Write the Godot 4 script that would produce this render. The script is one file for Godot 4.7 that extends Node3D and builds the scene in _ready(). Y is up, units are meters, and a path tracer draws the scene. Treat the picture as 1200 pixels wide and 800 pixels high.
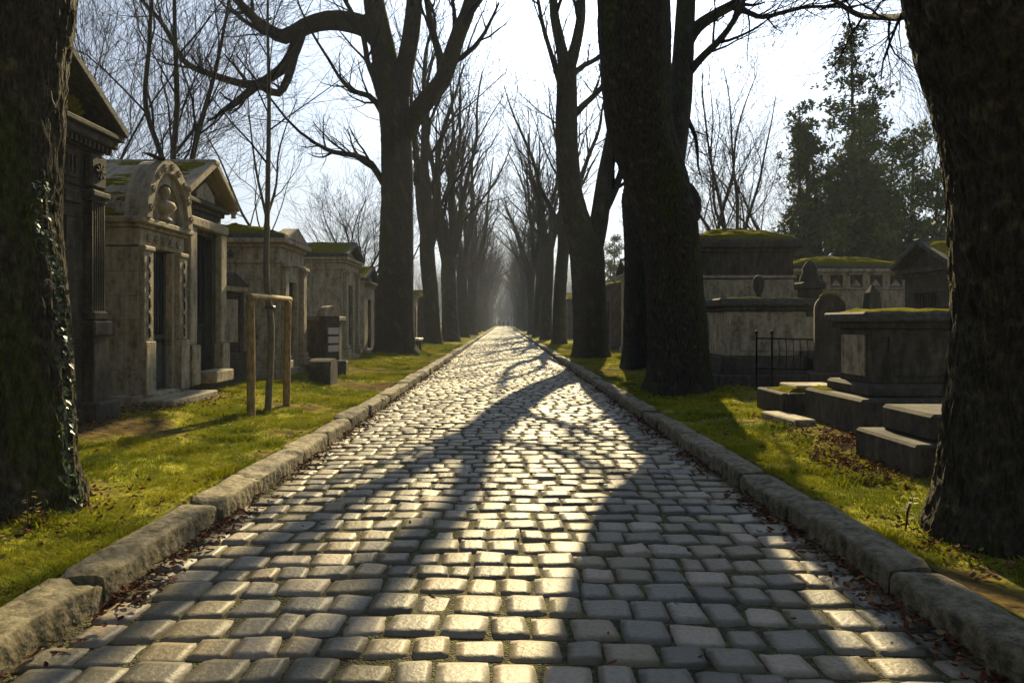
extends Node3D
# A cobbled cemetery lane between bare trees and tomb chapels, against a low spring sun.
# World: x across the lane, y up, the lane runs towards -z. Metres.

const EYE := 1.45

var M := {}
var taken := {}
var noise := FastNoiseLite.new()


# ---------------------------------------------------------------- mesh building
class MB:
	var v := PackedVector3Array()
	var n := PackedVector3Array()
	var c := PackedColorArray()
	var i := PackedInt32Array()
	var tint := Color(1, 1, 1)

	func tri(a: Vector3, b: Vector3, d: Vector3, out: Vector3) -> void:
		var cr := (b - a).cross(d - a)
		if cr.length_squared() < 1e-14:
			return
		var k := v.size()
		if cr.dot(out) > 0.0:
			v.append_array([a, d, b])
			cr = cr.normalized()
		else:
			v.append_array([a, b, d])
			cr = -cr.normalized()
		n.append_array([cr, cr, cr])
		c.append_array([tint, tint, tint])
		i.append_array([k, k + 1, k + 2])

	func quad(a: Vector3, b: Vector3, d: Vector3, e: Vector3, out: Vector3) -> void:
		tri(a, b, d, out)
		tri(a, d, e, out)

	# a block with chamfered edges
	func box(ctr: Vector3, size: Vector3, bev := 0.012, turn := Basis()) -> void:
		var h := size * 0.5
		var b: float = min(bev, min(h.x, min(h.y, h.z)) * 0.45)
		var q := func(sx: float, sy: float, sz: float, ax: int) -> Vector3:
			var p := Vector3(sx * (h.x - b), sy * (h.y - b), sz * (h.z - b))
			p[ax] = [sx * h.x, sy * h.y, sz * h.z][ax]
			return ctr + turn * p
		for s in [-1.0, 1.0]:
			quad(q.call(s, -1, -1, 0), q.call(s, 1, -1, 0), q.call(s, 1, 1, 0), q.call(s, -1, 1, 0), turn * Vector3(s, 0, 0))
			quad(q.call(-1, s, -1, 1), q.call(1, s, -1, 1), q.call(1, s, 1, 1), q.call(-1, s, 1, 1), turn * Vector3(0, s, 0))
			quad(q.call(-1, -1, s, 2), q.call(1, -1, s, 2), q.call(1, 1, s, 2), q.call(-1, 1, s, 2), turn * Vector3(0, 0, s))
			for t in [-1.0, 1.0]:
				quad(q.call(s, t, -1, 0), q.call(s, t, 1, 0), q.call(s, t, 1, 1), q.call(s, t, -1, 1), turn * Vector3(s, t, 0))
				quad(q.call(s, -1, t, 0), q.call(s, 1, t, 0), q.call(s, 1, t, 2), q.call(s, -1, t, 2), turn * Vector3(s, 0, t))
				quad(q.call(-1, s, t, 1), q.call(1, s, t, 1), q.call(1, s, t, 2), q.call(-1, s, t, 2), turn * Vector3(0, s, t))
				for w in [-1.0, 1.0]:
					tri(q.call(s, t, w, 0), q.call(s, t, w, 1), q.call(s, t, w, 2), turn * Vector3(s, t, w))

	# a block whose top is smaller than its foot
	func frustum(foot: Vector3, w0: float, d0: float, w1: float, d1: float, h: float) -> void:
		var a := []
		for p in [[-1, -1], [1, -1], [1, 1], [-1, 1]]:
			a.append([foot + Vector3(p[0] * w0 / 2, 0, p[1] * d0 / 2), foot + Vector3(p[0] * w1 / 2, h, p[1] * d1 / 2)])
		var mid := foot + Vector3(0, h / 2, 0)
		for k in 4:
			var l := (k + 1) % 4
			quad(a[k][0], a[l][0], a[l][1], a[k][1], (a[k][0] + a[l][1]) / 2 - mid)
		quad(a[0][1], a[1][1], a[2][1], a[3][1], Vector3.UP)
		quad(a[0][0], a[1][0], a[2][0], a[3][0], Vector3.DOWN)

	# an outline in x and y, swept from z0 to z1, placed by xf
	func extrude(poly: PackedVector2Array, z0: float, z1: float, xf := Transform3D()) -> void:
		var pp := poly
		if Geometry2D.is_polygon_clockwise(pp):
			pp = pp.duplicate()
			pp.reverse()
		var t := Geometry2D.triangulate_polygon(pp)
		for k in range(0, t.size(), 3):
			for e in [[z0, -1.0], [z1, 1.0]]:
				tri(xf * Vector3(pp[t[k]].x, pp[t[k]].y, e[0]), xf * Vector3(pp[t[k + 1]].x, pp[t[k + 1]].y, e[0]), xf * Vector3(pp[t[k + 2]].x, pp[t[k + 2]].y, e[0]), xf.basis * Vector3(0, 0, e[1] * signf(z1 - z0)))
		for k in pp.size():
			var a := pp[k]
			var b := pp[(k + 1) % pp.size()]
			var out := Vector3(b.y - a.y, a.x - b.x, 0)
			quad(xf * Vector3(a.x, a.y, z0), xf * Vector3(b.x, b.y, z0), xf * Vector3(b.x, b.y, z1), xf * Vector3(a.x, a.y, z1), xf.basis * out)

	# rings of [radius, height], turned round the y axis
	func lathe(prof: Array, at: Vector3, sides := 16) -> void:
		var k0 := v.size()
		for j in prof.size():
			var p0: Array = prof[max(j - 1, 0)]
			var p1: Array = prof[min(j + 1, prof.size() - 1)]
			var slope := Vector2(p1[1] - p0[1], p0[0] - p1[0]).normalized()
			for s in sides + 1:
				var a := TAU * s / sides
				v.append(at + Vector3(cos(a) * prof[j][0], prof[j][1], sin(a) * prof[j][0]))
				n.append(Vector3(cos(a) * slope.x, slope.y, sin(a) * slope.x))
				c.append(tint)
		for j in prof.size() - 1:
			for s in sides:
				var a := k0 + j * (sides + 1) + s
				var b := a + sides + 1
				i.append_array([a, a + 1, b, a + 1, b + 1, b])

	# a smooth tube with rough sides; lump is the share of the radius that the noise moves
	func tube(pts: PackedVector3Array, rad: PackedFloat32Array, sides: int, lump := 0.0, nz: FastNoiseLite = null, fine := 0.0) -> void:
		var m := pts.size()
		if m < 2:
			return
		var k0 := v.size()
		var d := (pts[1] - pts[0]).normalized()
		var u := d.cross(Vector3(0.31, 0.2, 0.93)).normalized()
		for j in m:
			var d2 := d
			if j > 0 and j < m - 1:
				d2 = (pts[j + 1] - pts[j - 1]).normalized()
			elif j == m - 1:
				d2 = (pts[j] - pts[j - 1]).normalized()
			u = (u - d2 * u.dot(d2)).normalized()
			var w := d2.cross(u)
			for s in sides:
				var a := TAU * s / sides
				var o := u * cos(a) + w * sin(a)
				var r := rad[j]
				if nz:
					var q := pts[j] + o * r
					r *= 1.0 + lump * nz.get_noise_3d(o.x * 55.0 + q.x * 9.0, q.y * 22.0, o.z * 55.0 + q.z * 9.0) + fine * (0.6 - 2.2 * absf(nz.get_noise_3d(q.x * 1150.0, q.y * 170.0, q.z * 1150.0)))
				v.append(pts[j] + o * r)
				n.append(o)
				if nz and fine > 0.0:
					# algae and lichen growing on the bark, in patches
					var g := nz.get_noise_3d(v[-1].x * 110.0 + 300.0, v[-1].y * 45.0, v[-1].z * 110.0)
					var l := nz.get_noise_3d(v[-1].x * 700.0, v[-1].y * 520.0 + 900.0, v[-1].z * 700.0)
					c.append(Color(0.5, 0.5, 0.5).lerp(Color(0.5, 0.66, 0.2), smoothstep(0.05, 0.4, g)).lerp(Color(1.0, 1.0, 0.86), smoothstep(0.25, 0.5, l)))
				else:
					c.append(tint)
		var k1 := k0
		for j in m - 1:
			for s in sides:
				var a := k0 + j * sides + s
				var b := k0 + j * sides + (s + 1) % sides
				i.append_array([a, b, a + sides, b, b + sides, a + sides])
		if sides > 3:
			v.append(pts[m - 1] + (pts[m - 1] - pts[m - 2]).normalized() * rad[m - 1] * 0.5)
			n.append((pts[m - 1] - pts[m - 2]).normalized())
			c.append(tint)
			for s in sides:
				i.append_array([k0 + (m - 1) * sides + s, k0 + (m - 1) * sides + (s + 1) % sides, v.size() - 1])
			v.append(pts[0])
			n.append((pts[0] - pts[1]).normalized())
			c.append(tint)
			for s in sides:
				i.append_array([k0 + (s + 1) % sides, k0 + s, v.size() - 1])
		if nz:
			renormal(k1)

	# smooth normals worked out from the faces, for the vertices from k0 on
	func renormal(k0: int) -> void:
		for k in range(k0, n.size()):
			n[k] = Vector3.ZERO
		for t in range(0, i.size(), 3):
			if i[t] >= k0:
				var fn := (v[i[t + 2]] - v[i[t]]).cross(v[i[t + 1]] - v[i[t]])
				n[i[t]] += fn
				n[i[t + 1]] += fn
				n[i[t + 2]] += fn
		for k in range(k0, n.size()):
			n[k] = n[k].normalized()

	# a sheet of w x h vertices given row by row
	func sheet(w: int, h: int, pts: PackedVector3Array, cols := PackedColorArray(), up := true) -> void:
		var k0 := v.size()
		for k in pts.size():
			v.append(pts[k])
			n.append(Vector3.UP)
			c.append(cols[k] if cols.size() else tint)
		for y in h - 1:
			for x in w - 1:
				var a := k0 + y * w + x
				if up:
					i.append_array([a, a + 1, a + w, a + 1, a + w + 1, a + w])
				else:
					i.append_array([a, a + w, a + 1, a + 1, a + w, a + w + 1])
		renormal(k0)

	func mesh() -> ArrayMesh:
		var am := ArrayMesh.new()
		var arr := []
		arr.resize(Mesh.ARRAY_MAX)
		arr[Mesh.ARRAY_VERTEX] = v
		arr[Mesh.ARRAY_NORMAL] = n
		arr[Mesh.ARRAY_COLOR] = c
		arr[Mesh.ARRAY_INDEX] = i
		am.add_surface_from_arrays(Mesh.PRIMITIVE_TRIANGLES, arr)
		return am


func numbered(called: String) -> String:
	if not taken.has(called):
		taken[called] = 0
		return called
	taken[called] += 1
	return "%s_%03d" % [called, taken[called]]


func part(called: String, mb: MB, m: Material, parent: Node, label := "") -> MeshInstance3D:
	return piece(called, mb.mesh(), m, parent, label)


func piece(called: String, mesh: Mesh, m: Material, parent: Node, label := "") -> MeshInstance3D:
	var o := MeshInstance3D.new()
	o.name = numbered(called) if parent == self else called
	o.mesh = mesh
	o.material_override = m
	parent.add_child(o, true)
	if label:
		o.set_meta("label", label)
	return o


func tag(o: Node, label: String, category: String, group := "", kind := "") -> void:
	if label: o.set_meta("label", label)
	if category: o.set_meta("category", category)
	if group: o.set_meta("group", group)
	if kind: o.set_meta("kind", kind)


func thing(called: String, label: String, category: String, where: Vector3, turn := 0.0, group := "") -> Node3D:
	var o := Node3D.new()
	o.name = numbered(called)
	add_child(o)
	o.position = where
	o.rotation.y = turn
	tag(o, label, category, group)
	return o


func block(called: String, ctr: Vector3, size: Vector3, m: Material, parent: Node, bev := 0.012, turn := Basis()) -> MeshInstance3D:
	var mb := MB.new()
	mb.box(ctr, size, bev, turn)
	return part(called, mb, m, parent)


# ---------------------------------------------------------------- textures and materials
func noise_bytes(w: int, h: int, freq: float, sd: int, oct := 4, kind := FastNoiseLite.TYPE_SIMPLEX_SMOOTH, ridged := false, stretch := 1) -> PackedByteArray:
	var f := FastNoiseLite.new()
	f.seed = sd
	f.noise_type = kind
	f.frequency = freq
	f.fractal_type = FastNoiseLite.FRACTAL_RIDGED if ridged else FastNoiseLite.FRACTAL_FBM
	f.fractal_octaves = oct
	var im := f.get_seamless_image(w, h / stretch)
	im.convert(Image.FORMAT_L8)
	if stretch > 1:
		im.resize(w, h, Image.INTERPOLATE_CUBIC)
	return im.get_data()


func tex_grey(b: PackedByteArray, w: int, h: int) -> ImageTexture:
	return ImageTexture.create_from_image(Image.create_from_data(w, h, false, Image.FORMAT_L8, b))


# a colour texture: ramp (linear colours) looked up by a mix of layers; each layer is [bytes, weight]
func tex_ramp(w: int, h: int, layers: Array, stops: Array) -> ImageTexture:
	var lut := PackedByteArray()
	for k in 256:
		var t := k / 255.0
		var col: Color = stops[stops.size() - 1][1]
		for s in stops.size() - 1:
			if t <= stops[s + 1][0]:
				var u: float = clampf((t - stops[s][0]) / maxf(stops[s + 1][0] - stops[s][0], 0.001), 0, 1)
				col = (stops[s][1] as Color).lerp(stops[s + 1][1], u)
				break
		var q := col.linear_to_srgb()
		lut.append_array([int(clampf(q.r, 0, 1) * 255), int(clampf(q.g, 0, 1) * 255), int(clampf(q.b, 0, 1) * 255)])
	var out := PackedByteArray()
	out.resize(w * h * 3)
	for p in w * h:
		var t := 0.0
		for l in layers:
			t += l[0][p] * l[1]
		var k := clampi(int(t), 0, 255) * 3
		out[p * 3] = lut[k]
		out[p * 3 + 1] = lut[k + 1]
		out[p * 3 + 2] = lut[k + 2]
	return ImageTexture.create_from_image(Image.create_from_data(w, h, false, Image.FORMAT_RGB8, out))


func mat(albedo: Texture2D, bump: Texture2D, rough: float, tile: float, relief := 1.0, vcol := true) -> StandardMaterial3D:
	var m := StandardMaterial3D.new()
	m.albedo_texture = albedo
	m.roughness = rough
	m.metallic_specular = 0.4
	m.vertex_color_use_as_albedo = vcol
	m.uv1_triplanar = true
	m.uv1_world_triplanar = true
	m.uv1_scale = Vector3.ONE / tile
	if bump:
		m.heightmap_enabled = true
		m.heightmap_texture = bump
		m.heightmap_scale = relief
	return m


func plain(col: Color, rough := 0.8, spec := 0.4) -> StandardMaterial3D:
	var m := StandardMaterial3D.new()
	m.albedo_color = col.linear_to_srgb()
	m.roughness = rough
	m.metallic_specular = spec
	m.vertex_color_use_as_albedo = true
	return m


func make_materials() -> void:
	var W := 512
	var big := noise_bytes(W, W, 0.008, 11, 5)
	var mid := noise_bytes(W, W, 0.025, 12, 4)
	var fine := noise_bytes(W, W, 0.11, 13, 3)
	var grit := noise_bytes(W, W, 0.3, 14, 2)
	var streak := noise_bytes(W, W, 0.02, 15, 4, FastNoiseLite.TYPE_SIMPLEX_SMOOTH, false, 4)
	var ridge := noise_bytes(W, W, 0.022, 16, 4, FastNoiseLite.TYPE_SIMPLEX_SMOOTH, true, 4)
	var rough_bump := tex_grey(fine, W, W)
	var mid_bump := tex_grey(mid, W, W)
	# cobbles: granite and sandstone, the stone's own tint comes per stone
	M.cobble = mat(tex_ramp(W, W, [[mid, 0.45], [fine, 0.35], [grit, 0.3]], [[0.25, Color(0.45, 0.43, 0.39)], [0.45, Color(0.78, 0.76, 0.71)], [0.6, Color(0.95, 0.93, 0.88)], [0.85, Color(1, 1, 1)]]), mid_bump, 0.58, 0.5, 0.3)
	M.cobble.metallic_specular = 0.45
	M.joint = mat(tex_ramp(W, W, [[mid, 0.5], [fine, 0.4], [grit, 0.15]], [[0.25, Color(0.022, 0.016, 0.010)], [0.45, Color(0.045, 0.035, 0.02)], [0.55, Color(0.06, 0.052, 0.024)], [0.62, Color(0.085, 0.095, 0.014)], [0.8, Color(0.12, 0.13, 0.018)]]), rough_bump, 0.95, 0.9, 2.0)
	# kerb: granite with lichen and algae
	M.kerb = mat(tex_ramp(W, W, [[big, 0.35], [mid, 0.35], [fine, 0.25], [grit, 0.1]], [[0.34, Color(0.035, 0.032, 0.015)], [0.44, Color(0.10, 0.085, 0.045)], [0.54, Color(0.165, 0.14, 0.085)], [0.62, Color(0.2, 0.175, 0.12)], [0.75, Color(0.26, 0.235, 0.175)]]), mid_bump, 0.85, 1.1, 0.9)
	# limestone of the chapels: weathered, with run-off streaks of algae and soot
	M.stone = mat(tex_ramp(W, W, [[streak, 0.45], [mid, 0.3], [fine, 0.2], [grit, 0.1]], [[0.28, Color(0.10, 0.082, 0.052)], [0.42, Color(0.21, 0.18, 0.12)], [0.6, Color(0.31, 0.27, 0.19)], [0.8, Color(0.39, 0.35, 0.265)]]), rough_bump, 0.9, 1.7, 0.5)
	M.soot = mat(tex_ramp(W, W, [[streak, 0.5], [mid, 0.3], [fine, 0.25]], [[0.25, Color(0.018, 0.0155, 0.011)], [0.5, Color(0.046, 0.040, 0.028)], [0.7, Color(0.075, 0.066, 0.048)], [0.9, Color(0.125, 0.11, 0.085)]]), rough_bump, 0.9, 1.5, 0.5)
	M.slate = mat(tex_ramp(W, W, [[mid, 0.5], [fine, 0.5]], [[0.3, Color(0.03, 0.033, 0.03)], [0.7, Color(0.1, 0.1, 0.085)]]), rough_bump, 0.85, 1.3, 0.6)
	M.moss = mat(tex_ramp(W, W, [[mid, 0.5], [fine, 0.4], [grit, 0.15]], [[0.25, Color(0.05, 0.04, 0.012)], [0.42, Color(0.10, 0.10, 0.01)], [0.55, Color(0.18, 0.17, 0.012)], [0.7, Color(0.22, 0.17, 0.02)], [0.85, Color(0.16, 0.09, 0.02)]]), rough_bump, 0.95, 0.8, 2.5)
	M.moss.metallic_specular = 0.05
	M.bark = mat(tex_ramp(W, W, [[ridge, 0.6], [fine, 0.25], [mid, 0.2]], [[0.25, Color(0.010, 0.008, 0.005)], [0.45, Color(0.042, 0.034, 0.021)], [0.6, Color(0.075, 0.066, 0.038)], [0.75, Color(0.125, 0.108, 0.072)], [0.92, Color(0.21, 0.19, 0.14)]]), tex_grey(ridge, W, W), 0.9, 0.7, 6.0)
	M.bark.metallic_specular = 0.25
	M.twig = plain(Color(0.04, 0.033, 0.026), 0.85, 0.3)
	M.grass = mat(tex_ramp(W, W, [[big, 0.3], [mid, 0.35], [fine, 0.3], [grit, 0.12]], [[0.34, Color(0.07, 0.05, 0.03)], [0.43, Color(0.14, 0.13, 0.03)], [0.52, Color(0.21, 0.21, 0.027)], [0.7, Color(0.29, 0.27, 0.032)]]), mid_bump, 0.95, 2.3, 3.0)
	M.grass.metallic_specular = 0.05
	M.blade = plain(Color(1, 1, 1), 0.8, 0.1)
	M.blade.backlight_enabled = true
	M.blade.backlight = Color(0.75, 0.75, 0.07)
	M.ivy = plain(Color(0.045, 0.07, 0.022), 0.3, 0.5)
	M.ivy.backlight_enabled = true
	M.ivy.backlight = Color(0.12, 0.16, 0.04)
	M.needle = plain(Color(1, 1, 1), 0.6, 0.3)
	M.needle.backlight_enabled = true
	M.needle.backlight = Color(0.22, 0.3, 0.06)
	M.leaf = plain(Color(1, 1, 1), 0.75, 0.15)
	M.leaf.backlight_enabled = true
	M.leaf.backlight = Color(0.2, 0.09, 0.05)
	M.wood = mat(tex_ramp(W, W, [[streak, 0.6], [fine, 0.3], [grit, 0.15]], [[0.3, Color(0.09, 0.055, 0.022)], [0.5, Color(0.2, 0.135, 0.055)], [0.8, Color(0.3, 0.22, 0.1)]]), tex_grey(streak, W, W), 0.8, 0.5, 0.6)
	M.sapling = mat(tex_ramp(W, W, [[streak, 0.5], [mid, 0.5]], [[0.3, Color(0.06, 0.055, 0.035)], [0.7, Color(0.14, 0.125, 0.085)]]), null, 0.8, 0.5)
	M.iron = plain(Color(0.022, 0.022, 0.024), 0.5, 0.5)
	M.iron.metallic = 0.4
	M.bronze = mat(tex_ramp(W, W, [[streak, 0.6], [fine, 0.4]], [[0.3, Color(0.018, 0.024, 0.024)], [0.7, Color(0.05, 0.065, 0.065)]]), null, 0.5, 1.0)
	M.plaque = plain(Color(0.42, 0.41, 0.38), 0.5)
	M.cloth = plain(Color(1, 1, 1), 0.9, 0.2)
	M.feather = plain(Color(0.02, 0.02, 0.024), 0.6)


# ---------------------------------------------------------------- the lie of the land
func road_y(x: float) -> float:
	return -0.03 - 0.022 * pow(absf(x) / 2.1, 2.0)


func ground_y(x: float, z: float) -> float:
	var a := absf(x)
	if a < 2.36:
		return -0.3
	var y := 0.10 + 0.035 * noise.get_noise_2d(x * 60.0, z * 60.0) + 0.05 * noise.get_noise_2d(x * 14.0 + 500.0, z * 14.0)
	y += smoothstep(2.6, 4.6, a) * (0.16 if x < 0 else 0.08)
	return y + 0.35 * smoothstep(9.0, 40.0, a)


# a point that is seen px right of and py below the lens axis (in a 1200 x 800 picture) at that depth along the lane
func sight(px: float, py: float, depth: float) -> Vector3:
	return Vector3((px - 590.0) / 800.0 * depth, EYE - (py - 377.0) / 800.0 * depth, -depth)


func set_up_view() -> void:
	var cam := Camera3D.new()
	cam.name = "camera"
	cam.projection = Camera3D.PROJECTION_FRUSTUM
	cam.near = 0.05
	cam.far = 3000.0
	cam.size = 0.05                                   # 53 degrees from top to bottom
	cam.frustum_offset = Vector2(10.0, -23.0) / 800.0 * 0.05
	cam.position = Vector3(0, EYE, 0)
	add_child(cam)
	cam.current = true
	var sun := DirectionalLight3D.new()
	sun.name = "sun"
	sun.light_color = Color(1.0, 0.91, 0.70)
	sun.light_energy = 1.6
	sun.light_angular_distance = 0.55
	sun.shadow_enabled = true
	add_child(sun)
	sun.look_at_from_position(Vector3.ZERO, -Vector3(0.165, 0.65, -1.0))
	var env := Environment.new()
	var sky := Sky.new()
	var sm := PhysicalSkyMaterial.new()
	sm.turbidity = 30.0
	sm.mie_coefficient = 0.01
	sm.mie_eccentricity = 0.8
	sm.rayleigh_coefficient = 1.25
	sm.energy_multiplier = 2.2
	sm.ground_color = Color(0.1, 0.09, 0.06)
	sky.sky_material = sm
	env.background_mode = Environment.BG_SKY
	env.sky = sky
	env.tonemap_mode = Environment.TONE_MAPPER_LINEAR
	env.tonemap_exposure = 2.5
	env.fog_enabled = true
	env.fog_density = 0.0012
	env.fog_light_color = Color(0.86, 0.9, 0.95)
	env.sdfgi_enabled = true
	env.ssao_enabled = true
	env.ssil_enabled = true
	var we := WorldEnvironment.new()
	we.name = "world"
	we.environment = env
	add_child(we)


func build_ground() -> void:
	var xs := [-900.0, -400.0, -200.0, -110.0, -60.0, -40.0, -30.0, -24.0, -19.0, -15.0, -12.0, -10.0, -9.0]
	var x := -8.5
	while x < -2.45:
		xs.append(x)
		x += 0.22
	xs.append_array([-2.42, -2.37, -2.355])
	var back := xs.duplicate()
	back.reverse()
	for q in back:
		xs.append(-q)
	var zs := [900.0, 300.0, 100.0, 40.0, 15.0, 6.0, 3.0]
	var z := 1.0
	while z > -22.0:
		zs.append(z)
		z -= 0.25
	while z > -60.0:
		zs.append(z)
		z -= 1.2
	while z > -260.0:
		zs.append(z)
		z -= 10.0
	zs.append_array([-400.0, -700.0, -1200.0, -2000.0])
	var pts := PackedVector3Array()
	var cols := PackedColorArray()
	for zz in zs:
		for xx in xs:
			pts.append(Vector3(xx, ground_y(xx, zz), zz))
			# bare earth and leaf mould where the turf is worn, in patches and under the tombs
			var bare := noise.get_noise_2d(xx * 30.0 + 90.0, zz * 30.0) * 1.3 + noise.get_noise_2d(xx * 90.0, zz * 90.0 + 70.0) * 0.8
			bare += 0.6 * smoothstep(3.9, 5.2, absf(xx)) - 0.16
			cols.append(Color(1, 1, 1).lerp(Color(0.4, 0.3, 0.9), smoothstep(0.0, 0.5, bare)))
	var mb := MB.new()
	mb.sheet(xs.size(), zs.size(), pts, cols, true)
	var g := part("ground", mb, M.grass, self, "mossy yellow-green turf verges on both sides of the lane")
	tag(g, "", "", "", "structure")


# a worn sett, 1 x 1 in plan, its crown a few centimetres up
func cobble_shape(sd: int) -> Array:
	var rng := RandomNumberGenerator.new()
	rng.seed = sd
	var us := [-1.0, -0.9, -0.55, 0.5, 0.9, 1.0]
	var pts := PackedVector3Array()
	var cor := []
	for k in 4:
		cor.append(Vector2(rng.randf_range(-0.09, 0.09), rng.randf_range(-0.09, 0.09)))
	var tx := rng.randf_range(-0.005, 0.005)
	var tz := rng.randf_range(-0.005, 0.005)
	var dome := rng.randf_range(0.002, 0.010)
	for v in us:
		for u in us:
			var e: float = maxf(absf(u), absf(v))
			var p := Vector2(u * sqrt(1.0 - 0.2 * v * v), v * sqrt(1.0 - 0.2 * u * u))
			var s := (p + Vector2.ONE) * 0.5
			var w: Vector2 = (cor[0] as Vector2).lerp(cor[1], s.x).lerp((cor[2] as Vector2).lerp(cor[3], s.x), s.y)
			p += w
			var y: float = 0.016 + dome * (1.0 - u * u) * (1.0 - v * v) + tx * u + tz * v + rng.randf_range(-0.002, 0.002)
			if e > 0.99:
				y = -0.05
			elif e > 0.8:
				y -= rng.randf_range(0.004, 0.009)
			pts.append(Vector3(p.x * 0.5, y, p.y * 0.5))
	var mb := MB.new()
	mb.sheet(6, 6, pts)
	return [mb.mesh(), mb.v, mb.n, mb.i]


func build_road() -> void:
	var road := Node3D.new()
	road.name = "road"
	add_child(road)
	tag(road, "cobbled lane running straight between two stone kerbs", "", "", "structure")
	var pts := PackedVector3Array()
	var zs := []
	var z := 6.0
	while z > -300.0:
		zs.append(z)
		z -= 0.5 if z > -40 else 6.0
	for zz in zs:
		for k in 15:
			var x := (k / 7.0 - 1.0) * 2.2
			pts.append(Vector3(x, road_y(x) + 0.012 * noise.get_noise_2d(x * 160.0, zz * 160.0), zz))
	var bed := MB.new()
	bed.sheet(15, zs.size(), pts)
	part("joint_bed", bed, M.joint, road, "earth and moss filling the joints between the cobbles")
	var rng := RandomNumberGenerator.new()
	rng.seed = 41
	var shapes := []
	for k in 28:
		shapes.append(cobble_shape(900 + k))
	var tones := [Color(0.165, 0.138, 0.082), Color(0.13, 0.115, 0.078), Color(0.19, 0.155, 0.093), Color(0.105, 0.092, 0.062), Color(0.145, 0.13, 0.094), Color(0.26, 0.215, 0.155), Color(0.13, 0.108, 0.055), Color(0.085, 0.075, 0.053), Color(0.16, 0.125, 0.078), Color(0.12, 0.112, 0.09), Color(0.2, 0.18, 0.135)]
	var mats := []
	for t in tones:
		var m: StandardMaterial3D = M.cobble.duplicate()
		m.albedo_color = (t as Color).linear_to_srgb()
		mats.append(m)
	var rest := MB.new()
	var single := 0
	z = 2.2
	while z > -225.0:
		var pitch := rng.randf_range(0.205, 0.26)
		var far := z < -45.0
		var x := -2.14 + rng.randf_range(0.0, 0.12)
		while x < 2.02:
			var w := (rng.randf_range(0.17, 0.27) if rng.randf() < 0.85 else rng.randf_range(0.12, 0.34)) if not far else rng.randf_range(0.2, 0.26)
			if x + w > 1.97:
				w = 2.12 - x
			var cx := x + w * 0.5
			var sway := 0.11 * noise.get_noise_2d(cx * 25.0, z * 8.0) + 0.03 * sin(cx * 0.9 + z * 0.35)
			var k := rng.randi() % shapes.size()
			var b := Basis(Vector3.UP, rng.randf_range(-0.08, 0.08) + (PI if rng.randf() < 0.5 else 0.0)) * Basis(Vector3.RIGHT, rng.randf_range(-0.02, 0.02)) * Basis(Vector3.BACK, rng.randf_range(-0.02, 0.02))
			b = b * Basis.from_scale(Vector3(w * rng.randf_range(1.0, 1.07), rng.randf_range(0.85, 1.25), pitch * rng.randf_range(0.99, 1.06)))
			var xf := Transform3D(b, Vector3(cx, road_y(cx) - 0.002 + (rng.randf_range(-0.007, 0.007) if rng.randf() < 0.88 else rng.randf_range(-0.013, 0.01)), z - pitch * 0.5 + sway))
			var tone := rng.randi() % tones.size()
			if single < 300 and z < -2.25:
				var o := MeshInstance3D.new()
				o.name = "cobblestone"
				o.mesh = shapes[k][0]
				o.material_override = mats[tone]
				o.transform = xf
				road.add_child(o, true)
				single += 1
			elif not (z > -2.25 and absf(cx) > 2.6):
				var k0 := rest.v.size()
				rest.v.append_array(xf * (shapes[k][1] as PackedVector3Array))
				var nn: PackedVector3Array = Transform3D(b.inverse().transposed(), Vector3.ZERO) * (shapes[k][2] as PackedVector3Array)
				for q in nn.size():
					nn[q] = nn[q].normalized()
				rest.n.append_array(nn)
				var cc := PackedColorArray()
				cc.resize(nn.size())
				cc.fill(tones[tone])
				rest.c.append_array(cc)
				var ii: PackedInt32Array = (shapes[k][3] as PackedInt32Array).duplicate()
				for q in ii.size():
					ii[q] += k0
				rest.i.append_array(ii)
			x += w
		z -= pitch
	var field := part("cobblestones", rest, M.cobble, road, "cobbles of the lane running on into the distance")
	field.set_meta("kind", "stuff")


func kerb_shape(sd: int, len: float) -> ArrayMesh:
	var rng := RandomNumberGenerator.new()
	rng.seed = sd
	# across: x 0 (lane side) to 0.3 (verge side); y from the foot to the rounded top
	var prof := [Vector2(0.0, -0.22), Vector2(0.004, 0.02), Vector2(0.008, 0.09), Vector2(0.016, 0.116), Vector2(0.036, 0.13), Vector2(0.12, 0.136), Vector2(0.19, 0.135), Vector2(0.238, 0.132), Vector2(0.258, 0.122), Vector2(0.265, 0.05), Vector2(0.265, -0.2)]
	var pts := PackedVector3Array()
	var rows := 19
	for r in rows:
		var t := r / float(rows - 1)
		var endy := 0.0
		var d: float = minf(t, 1.0 - t) * len
		if d < 0.05:
			endy = (0.05 - d) / 0.05
		for k in prof.size():
			var p: Vector2 = prof[k]
			var q := noise.get_noise_3d(p.x * 500.0 + sd * 37.0, p.y * 500.0, t * len * 190.0) * 0.020 + noise.get_noise_3d(p.x * 200.0 + sd * 91.0, p.y * 200.0, t * len * 60.0) * 0.03
			# knocked-off corners and spalls along the lane-side edge
			var chip := maxf(0.0, noise.get_noise_2d(t * len * 260.0 + sd * 53.0, sd * 17.0) - 0.12) * (0.13 if k >= 3 and k <= 5 else 0.0)
			var shrink := endy * endy * 0.03 + chip
			pts.append(Vector3(lerpf(p.x, 0.15, minf(shrink * 2.0, 0.3)) - (q if k < 4 else 0.0), p.y + (q if k >= 2 and k < 9 else 0.0) - shrink * (1.0 if p.y > 0 else 0.0), (t - 0.5) * len))
	var mb := MB.new()
	mb.sheet(prof.size(), rows, pts, PackedColorArray(), false)
	for e in [0, rows - 1]:
		var o := Vector3(0, 0, -1.0 if e == 0 else 1.0)
		for k in range(1, prof.size() - 2):
			var b: int = e * prof.size()
			mb.tri(pts[b], pts[b + k], pts[b + k + 1], o)
	return mb.mesh()


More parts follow.
